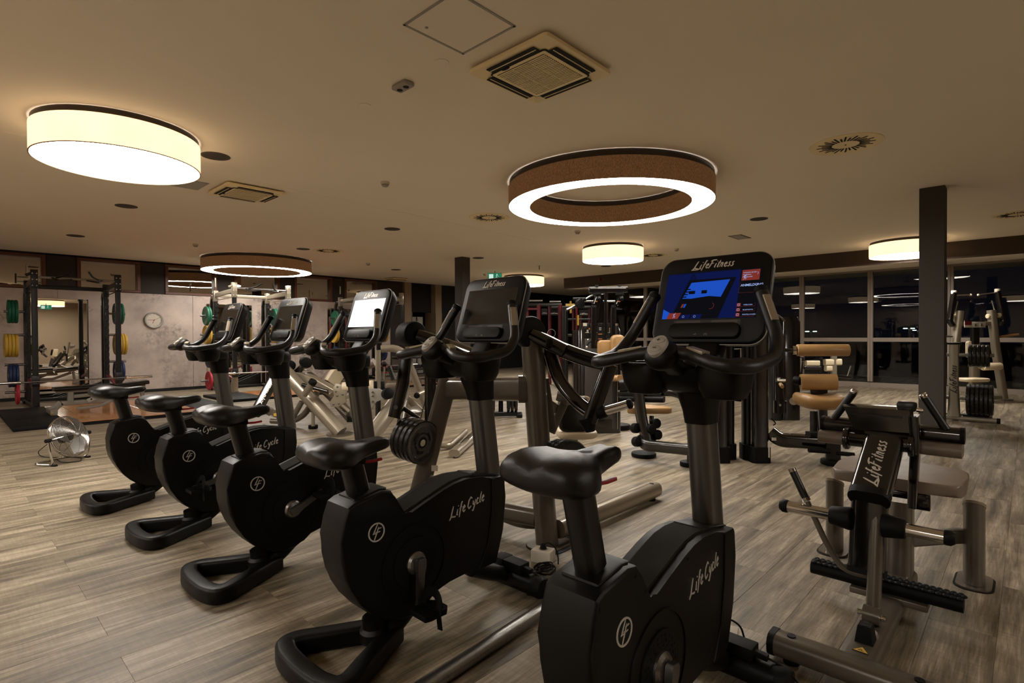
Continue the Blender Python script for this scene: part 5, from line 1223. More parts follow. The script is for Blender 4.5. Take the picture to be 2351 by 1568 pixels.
L.part(G().cyl(fc+nrm*.100, fc+nrm*.112, .034, bev=.004), 'badge', 'steel'); L.part(G().cyl(fc-nrm*.10, fc+nrm*.02, .045, bev=.012), 'motor', 'rubber')
for k in range(3):
    g = G(); rings = []
    for u in (.05, .09, .13, .165, .19):
        a = 2*PI*k/3+u*2.2; w = .055+.02*math.sin(u*18); d = ax1*math.cos(a)+ax2*math.sin(a); e = nrm.cross(d); p = fc+d*u+nrm*.03
        rings.append([p-e*w-nrm*.014, p+e*w+nrm*.014, p+e*w+nrm*.016, p-e*w-nrm*.012])
    L.part(g.loft(rings), 'blade', 'steel')
pl, pr = fc-ax1*.235, fc+ax1*.235
ff = V(fc.x, fc.y, 0)
fd = V(nrm.x, nrm.y, 0).normalized(); sd = V(ax1.x, ax1.y, 0).normalized()
L.part(G().sweep([pl, V(pl.x, pl.y, .12)+fd*.02, ff-sd*.20+fd*.02+V(0, 0, .012), ff-sd*.19-fd*.22+V(0, 0, .012), ff+sd*.19-fd*.22+V(0, 0, .012), ff+sd*.20+fd*.02+V(0, 0, .012), V(pr.x, pr.y, .12)+fd*.02, pr], .020, fil=.07), 'stand', 'chrome')
for q in (pl, pr): L.part(G().cyl(q-ax1*.03, q+ax1*.03, .020, bev=.004), 'tilt_knob', 'rubber')
for s in (-1, 1): L.part(G().cyl(ff+sd*s*.20+fd*.0, ff+sd*s*.20+fd*.05+V(0, 0, .005), .016), 'rubber_foot', 'rubber')
cb = [fc-nrm*.10, P(124, 1010, 5.8), P(86, 1040, 5.65)]; cb[2].z = .02
pts = [fc-nrm*.09, P(118, 1012, 5.75), Fz(86, 1038, .02), Fz(95, 1050, .006), Fz(150, 1050, .006), Fz(188, 1050, .006), Fz(185, 1060, .006), Fz(140, 1062, .006), Fz(130, 1054, .006)]
tag(G().sweep(pts, .008, fil=.12, seg=8)
    .obj('looped_cable', 'rubber'), 'black cord looping from the chrome fan onto the floor', 'cord')
# ---------------------------------------------------------------- steel T-rail on the floor by the nearest bikes
L = Local('floor_rail', 'silver T-shaped floor rail between the two nearest bikes', 'rail', (1.9, 1.6, 0))
L.part(G().sweep([(.55, 1.545, .030), (2.13, 1.645, .030)], .075, .050, shape='round', seg=20), 'round_rail', 'steel')
L.part(G().box((2.155, 1.50, .030), (.035, .62, .060), bev=.004), 'cross_bar', 'steel'); L.part(G().sweep([(2.125, 1.70, .055), (2.125, 1.59, .055)], .03, .012, shape='rect'), 'bracket_lip', 'steel')
# ---------------------------------------------------------------- sockets, power bricks, cables
def power(sx, sy, ang, w1, w2, bi, coil=None):
    q = Matrix.Rotation(ang, 4, 'Z')
    L = Local('socket_box', w1, 'socket', (sx, sy, 0)); M4 = Matrix.Translation((sx, sy, 0)) @ q
    L.part(G().box((0, 0, .035), (.085, .12, .07), bev=.004).xf(M4), 'box', 'white'); L.part(G().cyl((0, 0, .0705), (0, 0, .072), .026, seg=24).xf(M4), 'outlet', 'lightgrey')
    L.part(G().cyl((0, 0, .0705), (0, 0, .10), .020, .014, bev=.004).xf(M4), 'plug', 'rubber')
    L.part(G().sweep([(0, 0, .095), (.0, -.03, .115), (.01, -.07, .09), (.02, -.085, .03), (-.02, -.10, .008)], .008, fil=.03, seg=8).xf(M4), 'cord', 'rubber')
    b = bikes[bi]; c, s = math.cos(b.rotation_euler.z), math.sin(b.rotation_euler.z)
    def W(x, y, z): return V(b.location.x+x*c-y*s, b.location.y+x*s+y*c, z)
    L = Local('power_adapter', w2, 'power adapter', W(.665, -.03, .0945))
    L.part(G().box(W(.665, -.02, .1185), (.075, .20, .045), bev=.004, rot=Matrix.Rotation(b.rotation_euler.z, 3, 'Z')), 'brick', 'rubber'); L.part(G().box(W(.665, .03, .120), (.082, .06, .047), bev=.003), 'cable_tie', 'dark')
    L.part(G().sweep([W(.665, -.12, .118), W(.665, -.165, .115)], .026, .022, shape='rect'), 'inlet_plug', 'rubber')
    L.part(G().sweep([W(.665, -.16, .115), W(.67, -.23, .10), W(.70, -.28, .02), W(.76, -.20, .008)], .008, fil=.04, seg=8), 'lead', 'rubber')
    L.part(G().sweep([W(.64, .08, .118), W(.60, .10, .14), W(.53, .05, .22)], .006, fil=.03, seg=6), 'lead', 'rubber')
power(2.40, 2.03, .3, 'white floor socket box with plug behind the power adapter of the dark-screen bike', 'black power adapter strapped on the front foot of the dark-screen bike', 3)
power(2.26, .93, .3, 'white floor socket box with plug in front of the bike nearest the camera', 'black power adapter strapped on the front foot of the bike nearest the camera', 4)
random.seed(4)
cc = Fz(1252, 1312); pts = []
for i in range(34):
    a = i*1.15; r = .055+.02*math.sin(i*1.7); pts.append(cc+V(r*math.cos(a)*1.15, r*math.sin(a)*.75+.035*math.sin(i*.5), .008+.022*((i*7) % 10)/10))
tag(G().sweep(pts, .0075, fil=.03, seg=6, nf=3).obj('coiled_cable', 'rubber'), 'coiled black cable on the floor by the dark-screen bike', 'cable')
# ---------------------------------------------------------------- right side: black and tan selector machines
RZ = Matrix((_rt2, _fw, V(0, 0, 1))).transposed()
def colm(L, px, d, w, z0, z1, dep=.12, mat='gloss', boot=True, name='column', r=.04):
    p = P(px, 1000, d); L.part(G().sweep([V(p.x, p.y, z0), V(p.x, p.y, z1)], w, dep, shape=r, up=_fw), name, mat)
    if boot: L.part(G().sweep([V(p.x, p.y, 0), V(p.x, p.y, .16)], w+.03, dep+.03, shape=r, up=_fw), 'rubber_boot', 'rubber')
    return p
L = Local('abdominal_machine', 'black selector machine with tan roller pads and tan seat, right of the blue-screen console', 'exercise machine', Fz(1745, 1062))
colm(L, 1743, 5.58, .16, 0, 1.42, .13); colm(L, 1716, 5.72, .10, 0, 1.35, .14, 'satin')
p = P(1800, 900, 6.3)
L.part(G().sweep([P(1768, 992, 5.6), P(1790, 1010, 5.55), P(1905, 1016, 5.5)], .12, .13, shape=.03, fil=.1), 'floor_rail', 'gloss')
L.part(G().sweep([P(1912, 1016, 5.45), P(1912, 1058, 5.45)], .13, .10, shape='rect'), 'front_post', 'satin'); f = Fz(1912, 1066); L.part(G().cyl(f, f+V(0, 0, .05), .11, seg=24, bev=.01), 'rubber_foot', 'rubber')
L.part(G().sweep([P(1857, 1033, 5.4), P(1905, 1036, 5.4)], .05), 'foot_peg', 'rubber'); L.part(G().sweep([P(1920, 1040, 5.4), P(1960, 1044, 5.4)], .045), 'foot_peg', 'rubber')
L.part(G().sweep([P(1887, 940, 5.6), P(1890, 1000, 5.6)], .10, .08, shape='rect'), 'seat_post', 'gloss'); L.part(G().sweep([P(1868, 945, 5.75), P(1868, 1000, 5.7)], .07, .07, shape='rect'), 'rear_post', 'satin')
L.part(G().sweep([P(1855, 997, 5.5), P(1897, 998, 5.5)], .10, .05, shape='rect'), 'post_sleeve', 'rubber')
g = G(); c = P(1880, 920, 5.6); rings = []
for u, w, zt, zb in ((-.23, .06, .03, -.05), (-.19, .16, .065, -.07), (-.12, .21, .055, -.10), (0, .22, .030, -.11), (.10, .21, .035, -.11), (.17, .17, .06, -.09), (.23, .07, .03, -.05)):
    rings.append([c+_rt2*u+V(_fw.x, _fw.y, 0).normalized()*(w*math.copysign(abs(math.cos(a))**.7, math.cos(a)))+V(0, 0, (zt if math.sin(a) > 0 else -zb)*math.sin(a)*1.0+.02) for a in [2*PI*i/20 for i in range(20)]])
L.part(g.loft(rings), 'seat', 'tan', ang=70)
L.part(G().sweep([P(1838, 877, 5.7), P(1920, 877, 5.6)], .17, .16, shape=.06), 'lumbar_pad', 'tan'); L.part(G().cyl(P(1822, 873, 5.75), P(1838, 875, 5.7), .045, bev=.01), 'pad_hub', 'rubber')
L.part(G().sweep([P(1880, 893, 5.75), P(1880, 915, 5.75)], .16, .05, shape='rect'), 'pad_bracket', 'gloss')
L.part(G().cyl(P(1829, 804, 5.75), P(1949, 804, 5.65), .062, seg=28, bev=.01), 'chest_roller', 'tan'); L.part(G().cyl(P(1797, 804, 5.8), P(1829, 804, 5.75), .02), 'roller_axle', 'gloss'); L.part(G().cyl(P(1820, 804, 5.76), P(1828, 804, 5.75), .045), 'axle_nut', 'chrome')
L.part(G().sweep([P(1790, 770, 5.9), P(1790, 930, 5.9)], .08, .06, shape='rect'), 'swing_arm', 'gloss'); L.part(G().sweep([P(1791, 920, 5.9), P(1791, 948, 5.9)], .13, .09, shape=.03), 'counterweight', 'gloss'); L.part(G().cyl(P(1791, 930, 5.83), P(1791, 930, 5.8), .012), 'weight_bolt', 'chrome')
L.part(G().cyl(P(1783, 873, 5.8), P(1802, 873, 5.8), .02), 'pin', 'chrome'); L.part(G().cyl(P(1792, 882, 5.7), P(1796, 888, 5.6), .018), 'pin_knob', 'tan')
L.part(G().box(P(1777, 1008, 5.5), (.045, .004, .03), rot=RZ), 'sticker', 'white'); L.part(G().box(P(1765, 1032, 5.50), (.008, .03, .16), rot=RZ), 'label_strip', 'white')
L.part(G().cyl(P(1822, 921, 5.9), P(1822, 921, 5.85), .042), 'crank_knob', 'chrome'); L.part(G().sweep([P(1770, 960, 5.55), P(1782, 972, 5.55), P(1776, 976, 5.5)], .012, fil=.03), 'cable', 'rubber')
L = Local('weight_tower', 'tall black weight-stack tower right behind the blue-screen console', 'weight stack', Fz(1808, 960))
f = Fz(1808, 962)
L.part(G().sweep([f, f+V(0, 0, 1.48), f+V(0, 0, 1.56)], .30, .26, shape=.06, up=_fw, scales=[1, 1, 1, 1, .8]), 'shroud', 'gloss')
L.part(G().sweep([f+V(-.2, .12, 0), f+V(-.2, .12, 1.50), f+V(-.2, .12, 1.56)], .16, .2, shape=.05, up=_fw, scales=[1, 1, 1, 1, .8]), 'shroud', 'satin')
L.part(G().sweep([f+V(-.15, .0, 1.5), f+V(-.3, .1, 1.62), f+V(-.5, .3, 1.55)], .04, fil=.08), 'top_guide', 'steel')
# machine in front of bike 5 column, left
L = Local('leg_curl_machine', 'dark platinum machine with tan seat and black pads, left of the blue-screen bike mast', 'exercise machine', Fz(1480, 1040))
L.part(G().sweep([P(1462, 870, 5.75), P(1472, 960, 5.7), P(1486, 1015, 5.65)], .10, .15, shape=.03, fil=.2, up=_fw), 'main_post', 'charc')
L.part(G().sweep([P(1470, 1008, 5.7), P(1480, 1022, 5.6), P(1520, 1026, 5.5), P(1600, 1034, 5.2)], .09, .11, shape=.035, fil=.1), 'floor_rail', 'charc')
f = Fz(1478, 1048); L.part(G().cyl(f, f+V(0, 0, .045), .13, seg=24, bev=.01), 'rubber_foot', 'rubber'); f = Fz(1580, 1070); L.part(G().cyl(f, f+V(0, 0, .05), .08, bev=.01), 'rubber_foot', 'rubber'); L.part(G().sweep([P(1582, 1040, 5.3), P(1582, 1062, 5.3)], .04), 'foot_leg', 'satin')
g = G(); c = P(1487, 940, 6.0)
g.prism([(-.24, -.08), (-.19, -.13), (.19, -.13), (.24, -.08), (.22, .0), (.08, .10), (.05, .18), (-.05, .18), (-.08, .10), (-.22, .0)], -.035, .035, axis='z', bev=.018, seg=3, M4=Matrix.Translation(c) @ RZ.to_4x4()); L.part(g, 'seat', 'tan', ang=60)
L.part(G().sweep([P(1496, 955, 5.95), P(1496, 1000, 5.9)], .05), 'seat_post', 'satin')
for a, d in (((1505, 972), 5.7), ((1494, 985), 5.65), ((1508, 998), 5.7), ((1459, 983), 5.7), ((1462, 1014), 5.65)): L.part(G().cyl(P(a[0]-5, a[1], d), P(a[0]+5, a[1], d-.06), .052, bev=.012), 'foam_roller', 'rubber')
L.part(G().sweep([P(1500, 965, 5.75), P(1494, 990, 5.7), P(1504, 1010, 5.7)], .035, .05, shape='rect', fil=.05), 'roller_link', 'satin')
L.part(G().sweep([P(1423, 886, 5.9), P(1466, 884, 5.85)], .17, .13, shape=.04), 'thigh_pad', 'saddle'); L.part(G().sweep([P(1421, 903, 5.9), P(1520, 908, 5.7)], .12, .07, shape=.02), 'pad_beam', 'satin')
L.part(G().sweep([P(1425, 915, 5.85), P(1525, 917, 5.65)], .12, .06, shape=.025), 'knee_pad', 'rubber')
L.part(G().sweep([P(1520, 902, 5.7), P(1550, 903, 5.6), P(1578, 916, 5.5)], .05, .06, shape='rect', fil=.1), 'swing_arm', 'gloss')
L = Local('multi_stack_column', 'pair of black columns left of the tan-pad machine, right of the nearest bike mast', 'weight stack', Fz(1660, 1053))
colm(L, 1652, 5.6, .14, 0, 1.40, .16); colm(L, 1672, 5.75, .10, 0, 1.35, .14, 'satin')
L.part(G().sweep([P(1678, 913, 5.9), P(1720, 918, 5.9)], .08, .06, shape='rect'), 'cross_beam', 'gloss'); L.part(G().box(P(1662, 770, 5.8), (.36, .2, .30), rot=RZ, bev=.05), 'hood', 'gloss')
# ---------------------------------------------------------------- shoulder machine tower with placards
f = Fz(1374, 990)
L = Local('shoulder_press_machine', 'black weight-stack machine with placards, pulleys and tan shoulder pads, centre right', 'exercise machine', f)
D7 = 7.35
L.part(G().sweep([V(f.x, f.y, 0), V(f.x, f.y, 1.36), V(f.x, f.y, 1.46)], .56, .34, shape=.07, up=_fw, scales=[1, 1, 1, 1, .86]), 'shroud', 'gloss')
L.part(G().sweep([P(1330, 985, 7.5), P(1330, 758, 7.5)], .18, .30, shape=.05, up=_fw), 'side_shroud', 'gloss')
def pb_(px, py, d=7.10): return P(px, py, d)
L.part(G().box(pb_(1378, 870, 7.13), (.40, .01, 1.05), rot=RZ, bev=.003), 'front_panel', 'pillar'); L.part(G().box(pb_(1378, 775, 7.11), (.095, .012, .26), rot=RZ), 'centre_label', 'dark')
M['orange'] = pbr('orange_print', '#b8723c', .5)
for y in (767, 778): L.part(G().box(pb_(1378, y, 7.09), (.05, .006, .014), rot=RZ), 'label_bar', 'orange')
for y in (753, 757): L.part(G().box(pb_(1378, y, 7.09), (.03, .006, .012), rot=RZ), 'label_bar', 'white')
for x in (1348, 1367, 1400):
    L.part(G().ball(pb_(x+(5 if x == 1348 else 0), 755, 7.09), .014, (1, .3, 1), 8), 'placard_head', 'orange' if x != 1367 else 'grey'); L.part(G().box(pb_(x+1, 760, 7.09), (.022, .006, .035), rot=RZ), 'placard_figure', 'grey'); L.part(G().box(pb_(x, 763.5, 7.09), (.05, .006, .006), rot=RZ), 'placard_line', 'white')
L.part(G().box(pb_(1343, 745, 7.12), (.05, .006, .04), rot=RZ), 'brand_plate', 'white')
for x, w in ((1363, .075), (1408, .075)): L.part(G().sweep([pb_(x, 707, 6.95), pb_(x, 800, 6.95)], w, .07, shape='rect', up=_fw), 'pulley_post', 'gloss'); L.part(G().cyl(pb_(x-5, 706, 6.95), pb_(x+5, 706, 6.95), .035), 'post_head', 'rubber')
L.part(G().sweep([pb_(1390, 670, 7.0), pb_(1390, 785, 7.0)], .035, .05, shape='rect', up=_fw), 'cable_post', 'gloss')
L.part(G().sweep([pb_(1352, 666, 7.0), pb_(1440, 665, 7.0)], .08, .075, shape='rect'), 'top_beam', 'gloss'); L.part(G().sweep([pb_(1356, 662.5, 6.96), pb_(1437, 662, 6.96)], .018, .012), 'top_trim', 'steel')
for x in (1370, 1422): L.part(G().cyl(pb_(x, 661, 7.0), pb_(x, 655, 7.0), .028, bev=.004), 'beam_knob', 'rubber'); L.part(G().cyl(pb_(x+1, 672, 6.9), pb_(x+1, 677, 6.9), .055), 'pulley_wheel', 'rubber'); L.part(G().cyl(pb_(x+4, 680, 6.9), pb_(x+6, 688, 6.8), .024, bev=.006), 'pulley_cap', 'rubber')
for x in (1370, 1422):
    L.part(G().sweep([pb_(x+3, 676, 7.0), pb_(x-6, 700, 6.95)], .05, .05, shape='rect'), 'pulley_arm', 'gloss'); L.part(G().box(pb_(x-1, 692, 6.9), (.03, .01, .012), rot=RZ), 'orange_tag', 'orange')
L.part(G().sweep([pb_(1379, 675, 7.05), pb_(1372, 735, 7.1)], .06, .08, shape='rect'), 'lift_arm', 'gloss')
L.part(G().sweep([pb_(1340, 692, 7.1), pb_(1412, 692, 7.1)], .022), 'cross_rod', 'chrome'); L.part(G().sweep([pb_(1317, 687, 7.1), pb_(1345, 687, 7.0)], .05), 'roller_tube', 'rubber'); L.part(G().sweep([pb_(1300, 712, 6.9), pb_(1322, 702, 7.0)], .035), 'handle_rod', 'steel')
for k in range(5): L.part(G().sweep([pb_(1326+k*4, 684+2*(k % 2), 7.0), pb_(1329+k*3, 706, 7.0)], .010), 'cable', 'steel' if k % 2 else 'rubber')
L.part(G().cyl(pb_(1328, 697, 7.0), pb_(1334, 697, 6.95), .055), 'pulley_wheel', 'rubber'); L.part(G().sweep([pb_(1345, 687, 7.0), pb_(1362, 676, 7.0), pb_(1375, 680, 7)], .03, fil=.05), 'guide_tube', 'steel')
for a, b in ((1350, 780), (1418, 700)): L.part(G().ball(pb_(a, b, 6.95), .012, seg=8), 'bolt', 'chrome')
L.part(G().sweep([pb_(1416, 745, 6.8), pb_(1416, 780, 6.8)], .042), 'hand_grip', 'foam'); L.part(G().cyl(pb_(1416, 748, 6.8), pb_(1416, 743, 6.8), .024), 'grip_cap', 'chrome')
L.part(G().sweep([pb_(1347, 795, 6.9), pb_(1352, 786, 6.9), pb_(1362, 783, 7.0)], .02, fil=.03), 'pin_cord', 'rubber'); L.part(G().ball(pb_(1347, 797, 6.9), .018, seg=8), 'selector_pin', 'chrome')
g = G(); g.rrect(pb_(1395, 803, 6.8), _rt2, V(0, 0, 1), -_fw, .24, .24, .10, .05, bev=.02); L.part(g, 'back_pad', 'tan', ang=60)
g = G(); g.rrect(pb_(1420, 800, 6.75), _rt2, V(0, 0, 1), -_fw, .18, .34, .12, .07, bev=.03); L.part(g, 'shoulder_pad', 'tan', ang=60)
L.part(G().sweep([pb_(1412, 828, 6.6), pb_(1412, 985, 6.6)], .06, shape='rect'), 'seat_post', 'gloss'); L.part(G().sweep([pb_(1400, 868, 6.6), pb_(1426, 868, 6.5)], .18, .07, shape=.03), 'seat', 'tan')
L.part(G().box(pb_(1334, 905, 7.3), (.03, .004, .13), rot=RZ), 'label_strip', 'white')
L.part(G().cyl(Fz(1420, 985), Fz(1420, 985)+V(0, 0, .07), .16, seg=24, bev=.01), 'rubber_foot', 'rubber')
# ---------------------------------------------------------------- red functional rig far behind
o_ = P(1290, 770, 14.0)
L = Local('functional_rig', 'red and black training rig with hanging straps, far behind the black press arm', 'training rig', (o_.x, o_.y, 0))
def vpost(px, d, z1, w=.07, m='red', z0=0.):
    p = P(px, 770, d); L.part(G().sweep([V(p.x, p.y, z0), V(p.x, p.y, z1)], w, shape='rect'), 'upright', m); return p
ps = [vpost(1237, 13.5, 2.05, .08), vpost(1262, 14.5, 2.1, .07), vpost(1286, 13.5, 2.05, .08), vpost(1316, 15, 2.1, .045), vpost(1324, 14, 2.05, .045), vpost(1353, 15, 2.1, .045), vpost(1334, 15.5, 1.9, .04), vpost(1211, 13.6, 2.05, .06)]
vpost(1297, 13.3, 1.95, .12, 'satin')
def hb(a, b, d, z, w=.06, m='satin', nm='cross_bar'): 
    p, q = P(a, 770, d), P(b, 770, d); L.part(G().sweep([V(p.x, p.y, z), V(q.x, q.y, z)], w, shape='rect'), nm, m)
hb(1205, 1290, 13.6, 2.06, .08); hb(1262, 1356, 14.8, 2.06, .08); hb(1205, 1240, 13.5, 1.95, .05, 'red'); hb(1284, 1360, 14.5, 1.72, .06); hb(1226, 1238, 13.4, 1.70, .04, 'red'); hb(1222, 1237, 13.4, 1.52, .04, 'red'); hb(1214, 1236, 13.4, 1.42, .035, 'steel'); hb(1290, 1325, 14, 1.30, .07)
hb(1214, 1246, 13.3, 2.14, .04, 'steel'); hb(1262, 1288, 14, 2.16, .04, 'steel')
for a, b, d in ((1243, 1257, 13.6), (1263, 1283, 13.9), (1330, 1352, 14.4)):
    p, q = P(a, 770, d), P(b, 770, d); c = (p+q)/2; L.part(G().box((c.x, c.y, 1.88), ((q-p).length, .03, .16), rot=RZ, bev=.01), 'banner', 'dark')
    T3 = plane_to3(V(p.x, p.y, 1.84)-_fw*.03+_rt2*.02, _rt2, V(0, 0, 1), -_fw); g, _ = lettering('LifeFitness', T3, (q-p).length/6.2, w=.13); L.part(g, 'lettering', 'ink', smooth=False)
for x, z in ((1266, 1.35), (1266, 1.10)):
    c = P(x, 770, 13.8); g = G(); g.sweep([V(c.x, c.y, z)+_rt2*(.10*math.cos(2*PI*i/24))+V(0, 0, .10*math.sin(2*PI*i/24)) for i in range(24)], .018, closed=True, seg=6, up=_fw); L.part(g, 'ring', 'steel')
for x, y, h in ((1310, 705, .3), (1327, 735, .25)):
    c = P(x, y, 13.6); L.part(G().sweep([c+V(0, 0, h/2), c-V(0, 0, h/2)], .05, .02, shape='rect'), 'strap', 'yellow')
L.part(G().box(P(1309, 700, 13.5), (.22, .02, .06), rot=RZ), 'strap_hanger', 'yellow')
c = Fz(1300, 843); c = P(1302, 838, 11.5)
t = Local('step_hurdle', 'small yellow frame standing on the floor beneath the press arm, far back', 'hurdle', (c.x, c.y, 0))
h = 1.3*0+.22
b0_ = Fz(1299, 846); t.loc = t.loc; a0, a1 = b0_-_rt2*.07, b0_+_rt2*.10
t.part(G().sweep([a0+V(0, 0, .01), b0_+V(0, 0, .15)-_rt2*.01, b0_+V(0, 0, .15)+_rt2*.04, a1+V(0, 0, .01)], .02, fil=.02), 'frame', 'yellow'); t.part(G().sweep([a0+V(0, 0, .012), a1+V(0, 0, .012)], .02), 'foot', 'yellow')
# ---------------------------------------------------------------- weight tree beside the right pillar
f = Fz(2190, 965)
L = Local('weight_tree', 'platinum lettered weight tree loaded with black plates, right of the pillar', 'weight rack', f)
dF = f.copy()
L.part(G().sweep([f+V(0, 0, .06), f+V(0, 0, .55), f+V(.0, 0, 1.14)],   .12, .09, shape=.03, up=(1, 0, 0), scales=[1.3, .9, 1.0]), 'post', 'plat'); L.part(G().box(f+V(0, 0, 1.15), (.12, .17, .03), bev=.008), 'post_cap', 'rubber')
L.part(G().sweep([f+V(.0, .12, .04), f+V(.0, -.50, .04)], .07, .07), 'base_tube', 'plat'); L.part(G().sweep([f+V(.35, .12, .04), f+V(.35, -.42, .04)], .07, .07), 'base_tube', 'platd'); L.part(G().sweep([f+V(0, 0, .05), f+V(.35, 0, .05)], .08, .08), 'base_link', 'platd')
L.part(G().sweep([f+V(0, -.48, .04), f+V(0, -.52, .04)], .075, .075), 'end_cap', 'rubber'); L.part(G().box(f+V(.05, -.25, .09), (.14, .3, .03), bev=.01), 'rubber_bumper', 'rubber')
T3 = plane_to3(f+V(-.062, -.035, .42), (0, 0, 1), (0, 1, 0), (-1, 0, 0)); g, _ = lettering('LifeFitness', T3, .082, w=.13); L.part(g, 'lettering', 'dark', smooth=False)
for z in (.98, .34): L.part(G().cyl(f+V(0, .32, z), f+V(0, -.45, z), .025), 'plate_horn', 'steel')
stack(f+V(0, -.38, .97), (0, -1, 0), 5, .165, .046, 'iron', 'black rubber plate on the upper right peg of the weight tree', 'plates on the upper peg of the weight tree')
stack(f+V(0, -.42, .33), (0, -1, 0), 6, .225, .048, 'iron', 'black rubber plate on the lower right peg of the weight tree', 'plates on the lower peg of the weight tree')
stack(f+V(0, .14, .33), (0, 1, 0), 1, .20, .05, 'iron', 'black rubber plate on the left peg of the weight tree, against the pillar', 'plates on the left peg of the weight tree')
# ---------------------------------------------------------------- platinum pulldown machine
D = 12.0
L = Local('pulldown_machine', 'platinum plate-loaded pulldown machine standing before the window, right of the pillar', 'exercise machine', Fz(2250, 925))
def pp(x, y, d=10.5): return P(x, y, d)
L.part(G().sweep([pp(2276, 712), pp(2286, 800), pp(2304, 915)], .12, .12, shape=.03, up=_fw), 'right_leg', 'plat'); L.part(G().sweep([pp(2203, 714), pp(2193, 800), pp(2186, 905)], .11, .12, shape=.03, up=_fw), 'left_leg', 'plat')
f = Fz(2303, 918); L.part(G().box(f+V(0, 0, .01), (.25, .3, .02), bev=.004), 'floor_plate', 'platd')
L.part(G().sweep([pp(2205, 744), pp(2285, 742)], .07, .08, shape='rect'), 'cross_beam', 'plat'); L.part(G().box(pp(2238, 744, 10.4), (.40, .012, .13), rot=RZ, bev=.002), 'sign_board', 'white'); L.part(G().box(pp(2223, 742, 10.38), (.13, .006, .07), rot=RZ), 'sign_picture', 'red'); L.part(G().box(pp(2238, 737, 10.38), (.39, .006, .025), rot=RZ), 'sign_heading', 'dark')
for x in (2240, 2254): L.part(G().box(pp(x, 746, 10.38), (.07, .006, .06), rot=RZ), 'sign_picture', 'grey'); L.part(G().ball(pp(x, 744, 10.37), .013, (1, .4, 1), 8), 'sign_figure', 'dark'); L.part(G().box(pp(x, 747, 10.37), (.012, .006, .035), rot=RZ), 'sign_figure', 'dark')
for s, a, b, c in ((1, (2190, 672), (2180, 738), (2188, 748)), (-1, (2290, 668), (2303, 735), (2300, 748))):
    L.part(G().sweep([pp(*a), pp(*b), pp(*c)], .07, .09, shape='rect', fil=.05, up=_fw), 'lever_arm', 'gloss'); L.part(G().cyl(pp(a[0], a[1]+3), pp(a[0], a[1]-5), .045, bev=.01), 'arm_cap', 'white')
L.part(G().sweep([pp(2196, 678), pp(2228, 677)], .028), 'pull_handle', 'chrome'); L.part(G().sweep([pp(2246, 677), pp(2284, 672)], .022), 'pull_handle', 'chrome'); L.part(G().ball(pp(2229, 677), .022, seg=8), 'handle_end', 'white'); L.part(G().ball(pp(2246, 677), .022, seg=8), 'handle_end', 'white')
for a, b in (((2199, 692), (2193, 716)), ((2277, 690), (2284, 714))): L.part(G().sweep([pp(*a), pp(*b)], .025), 'damper_rod', 'chrome')
for x, y in ((2188, 724), (2292, 724), (2270, 726)): L.part(G().cyl(pp(x-4, y), pp(x+4, y), .045, bev=.01), 'pivot', 'cream')
L.part(G().sweep([pp(2172, 772), pp(2186, 772)], .04), 'weight_peg', 'steel'); L.part(G().sweep([pp(2297, 773), pp(2338, 768)], .045), 'weight_peg', 'tan')
L.part(G().sweep([pp(2238, 752), pp(2238, 790)], .13, .08, shape='rect', up=_fw), 'back_column', 'satin')
g = G(); g.rrect(pp(2237, 802), _rt2, V(0, 0, 1), -_fw, .24, .32, .08, .05, bev=.015); L.part(g, 'back_pad', 'cream', ang=50)
L.part(G().sweep([pp(2238, 815), pp(2236, 900), pp(2236, 925)], .15, .10, shape='rect', up=_fw), 'seat_column', 'plat')
L.part(G().cyl(pp(2256, 842, 10.3), pp(2297, 841, 10.3), .07, seg=24, bev=.01), 'thigh_roller', 'cream'); L.part(G().cyl(pp(2248, 843, 10.3), pp(2257, 842, 10.3), .03), 'roller_axle', 'chrome')
g = G(); g.rrect(pp(2236, 870, 10.3)+V(0, 0, .02), V(_rt2.x, _rt2.y, 0), V(_fw.x, _fw.y, 0), V(0, 0, 1), .48, .30, .07, .12, bev=.02); L.part(g, 'seat', 'cream', ang=60)
L.part(G().sweep([pp(2236, 912), pp(2300, 911)], .09, .06, shape='rect'), 'floor_rail', 'plat'); L.part(G().sweep([pp(2215, 912, 10.4), pp(2288, 914, 10.2)], .05), 'rear_rail', 'platd')
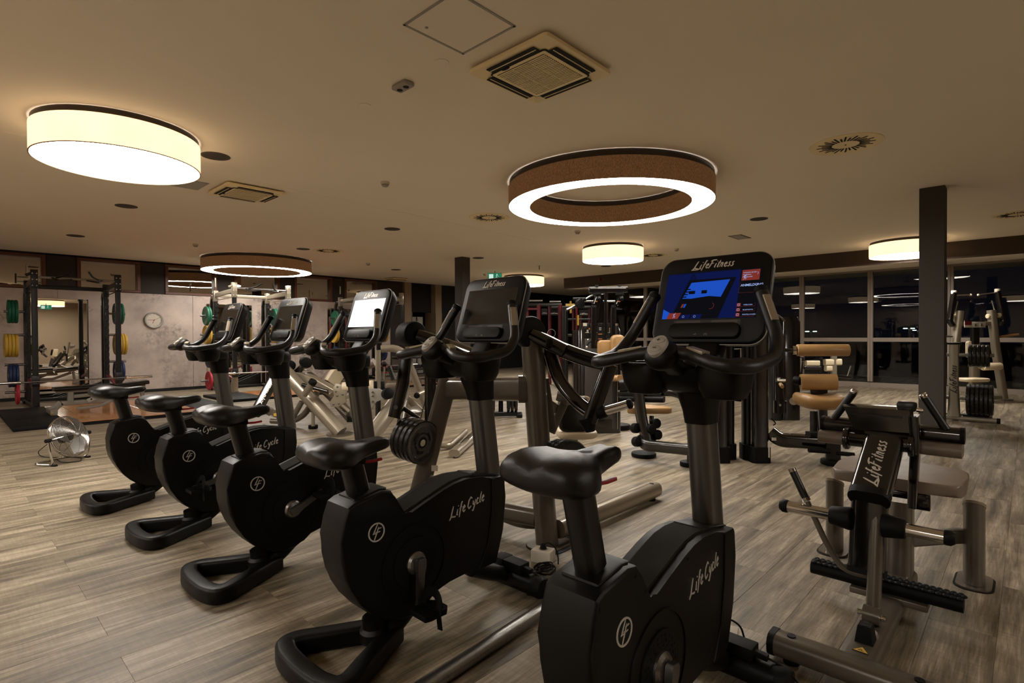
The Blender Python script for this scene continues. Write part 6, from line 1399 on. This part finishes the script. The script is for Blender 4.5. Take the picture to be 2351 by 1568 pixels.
# ---------------------------------------------------------------- small cream-padded machine behind the tan seat
L = Local('leg_extension_machine', 'platinum machine with cream pads and black rollers, behind the tan roller pad', 'exercise machine', Fz(1912, 905))
def pq(x, y, d=12.0): return P(x, y, d)
L.part(G().sweep([pq(1914, 818), pq(1914, 900)], .13), 'front_post', 'plat'); L.part(G().sweep([pq(1838, 822), pq(1825, 903)], .08, .08), 'rear_leg', 'plat')
L.part(G().sweep([pq(1850, 834), pq(1880, 834)], .10, .12, shape=.03), 'back_pad', 'cream'); L.part(G().sweep([pq(1893, 832), pq(1930, 831)], .12, .14, shape=.03), 'side_pad', 'cream'); L.part(G().sweep([pq(1895, 846), pq(1908, 846)], .12, .12, shape=.03), 'seat_pad', 'cream')
for x in (1841, 1884): L.part(G().cyl(pq(x, 829), pq(x, 820), .045, bev=.01), 'roller', 'rubber'); L.part(G().sweep([pq(x+1, 830), pq(x-3, 880)], .05, .05), 'roller_arm', 'gloss')
L.part(G().sweep([pq(1846, 844), pq(1884, 845)], .06, .08), 'cross_tube', 'gloss'); L.part(G().sweep([pq(1920, 864), pq(1952, 867)], .10, .06, shape='rect'), 'foot_plate', 'gloss'); L.part(G().sweep([pq(1945, 866), pq(1953, 840)], .03), 'handle_rod', 'steel')
a, b = Fz(1826, 905), Fz(1914, 905); L.part(G().sweep([a+V(0, 0, .03), b+V(0, 0, .03)], .08, .06, shape='rect'), 'floor_rail', 'platd')
# ---------------------------------------------------------------- distant training bench by the pilasters
L = Local('dumbbell_rack', 'low dark rack with small weights between the pilasters, far left of the middle pillar', 'weight rack', Fz(965, 862))
f = Fz(965, 865); ux = V(1, 0, 0)
for z in (.25, .62): L.part(G().box(f+V(0, 0, z), (1.9, .35, .05), bev=.01), 'shelf', 'satin')
for s in (-.9, .9): L.part(G().box(f+V(s, 0, .34), (.06, .4, .68), bev=.01), 'side_frame', 'platd')
for r_, z in enumerate((.29, .66)):
    for k in range(6):
        c = f+V(-.75+.3*k, -.05, z+.055); t = thing('dumbbell', 'small black dumbbell on the %s shelf of the distant rack, %s from the left' % (('lower', 'upper')[r_], ('first', 'second', 'third', 'fourth', 'fifth', 'sixth')[k]), 'dumbbell', c, 0, 'dumbbells on the distant rack')
        G().cyl((0, -.14, 0), (0, .14, 0), .016).obj('bar', 'chrome', t)
        for s in (-1, 1): G().cyl((0, s*.15, 0), (0, s*.07, 0), .055, seg=12, bev=.008).obj('weight', 'rubber', t)
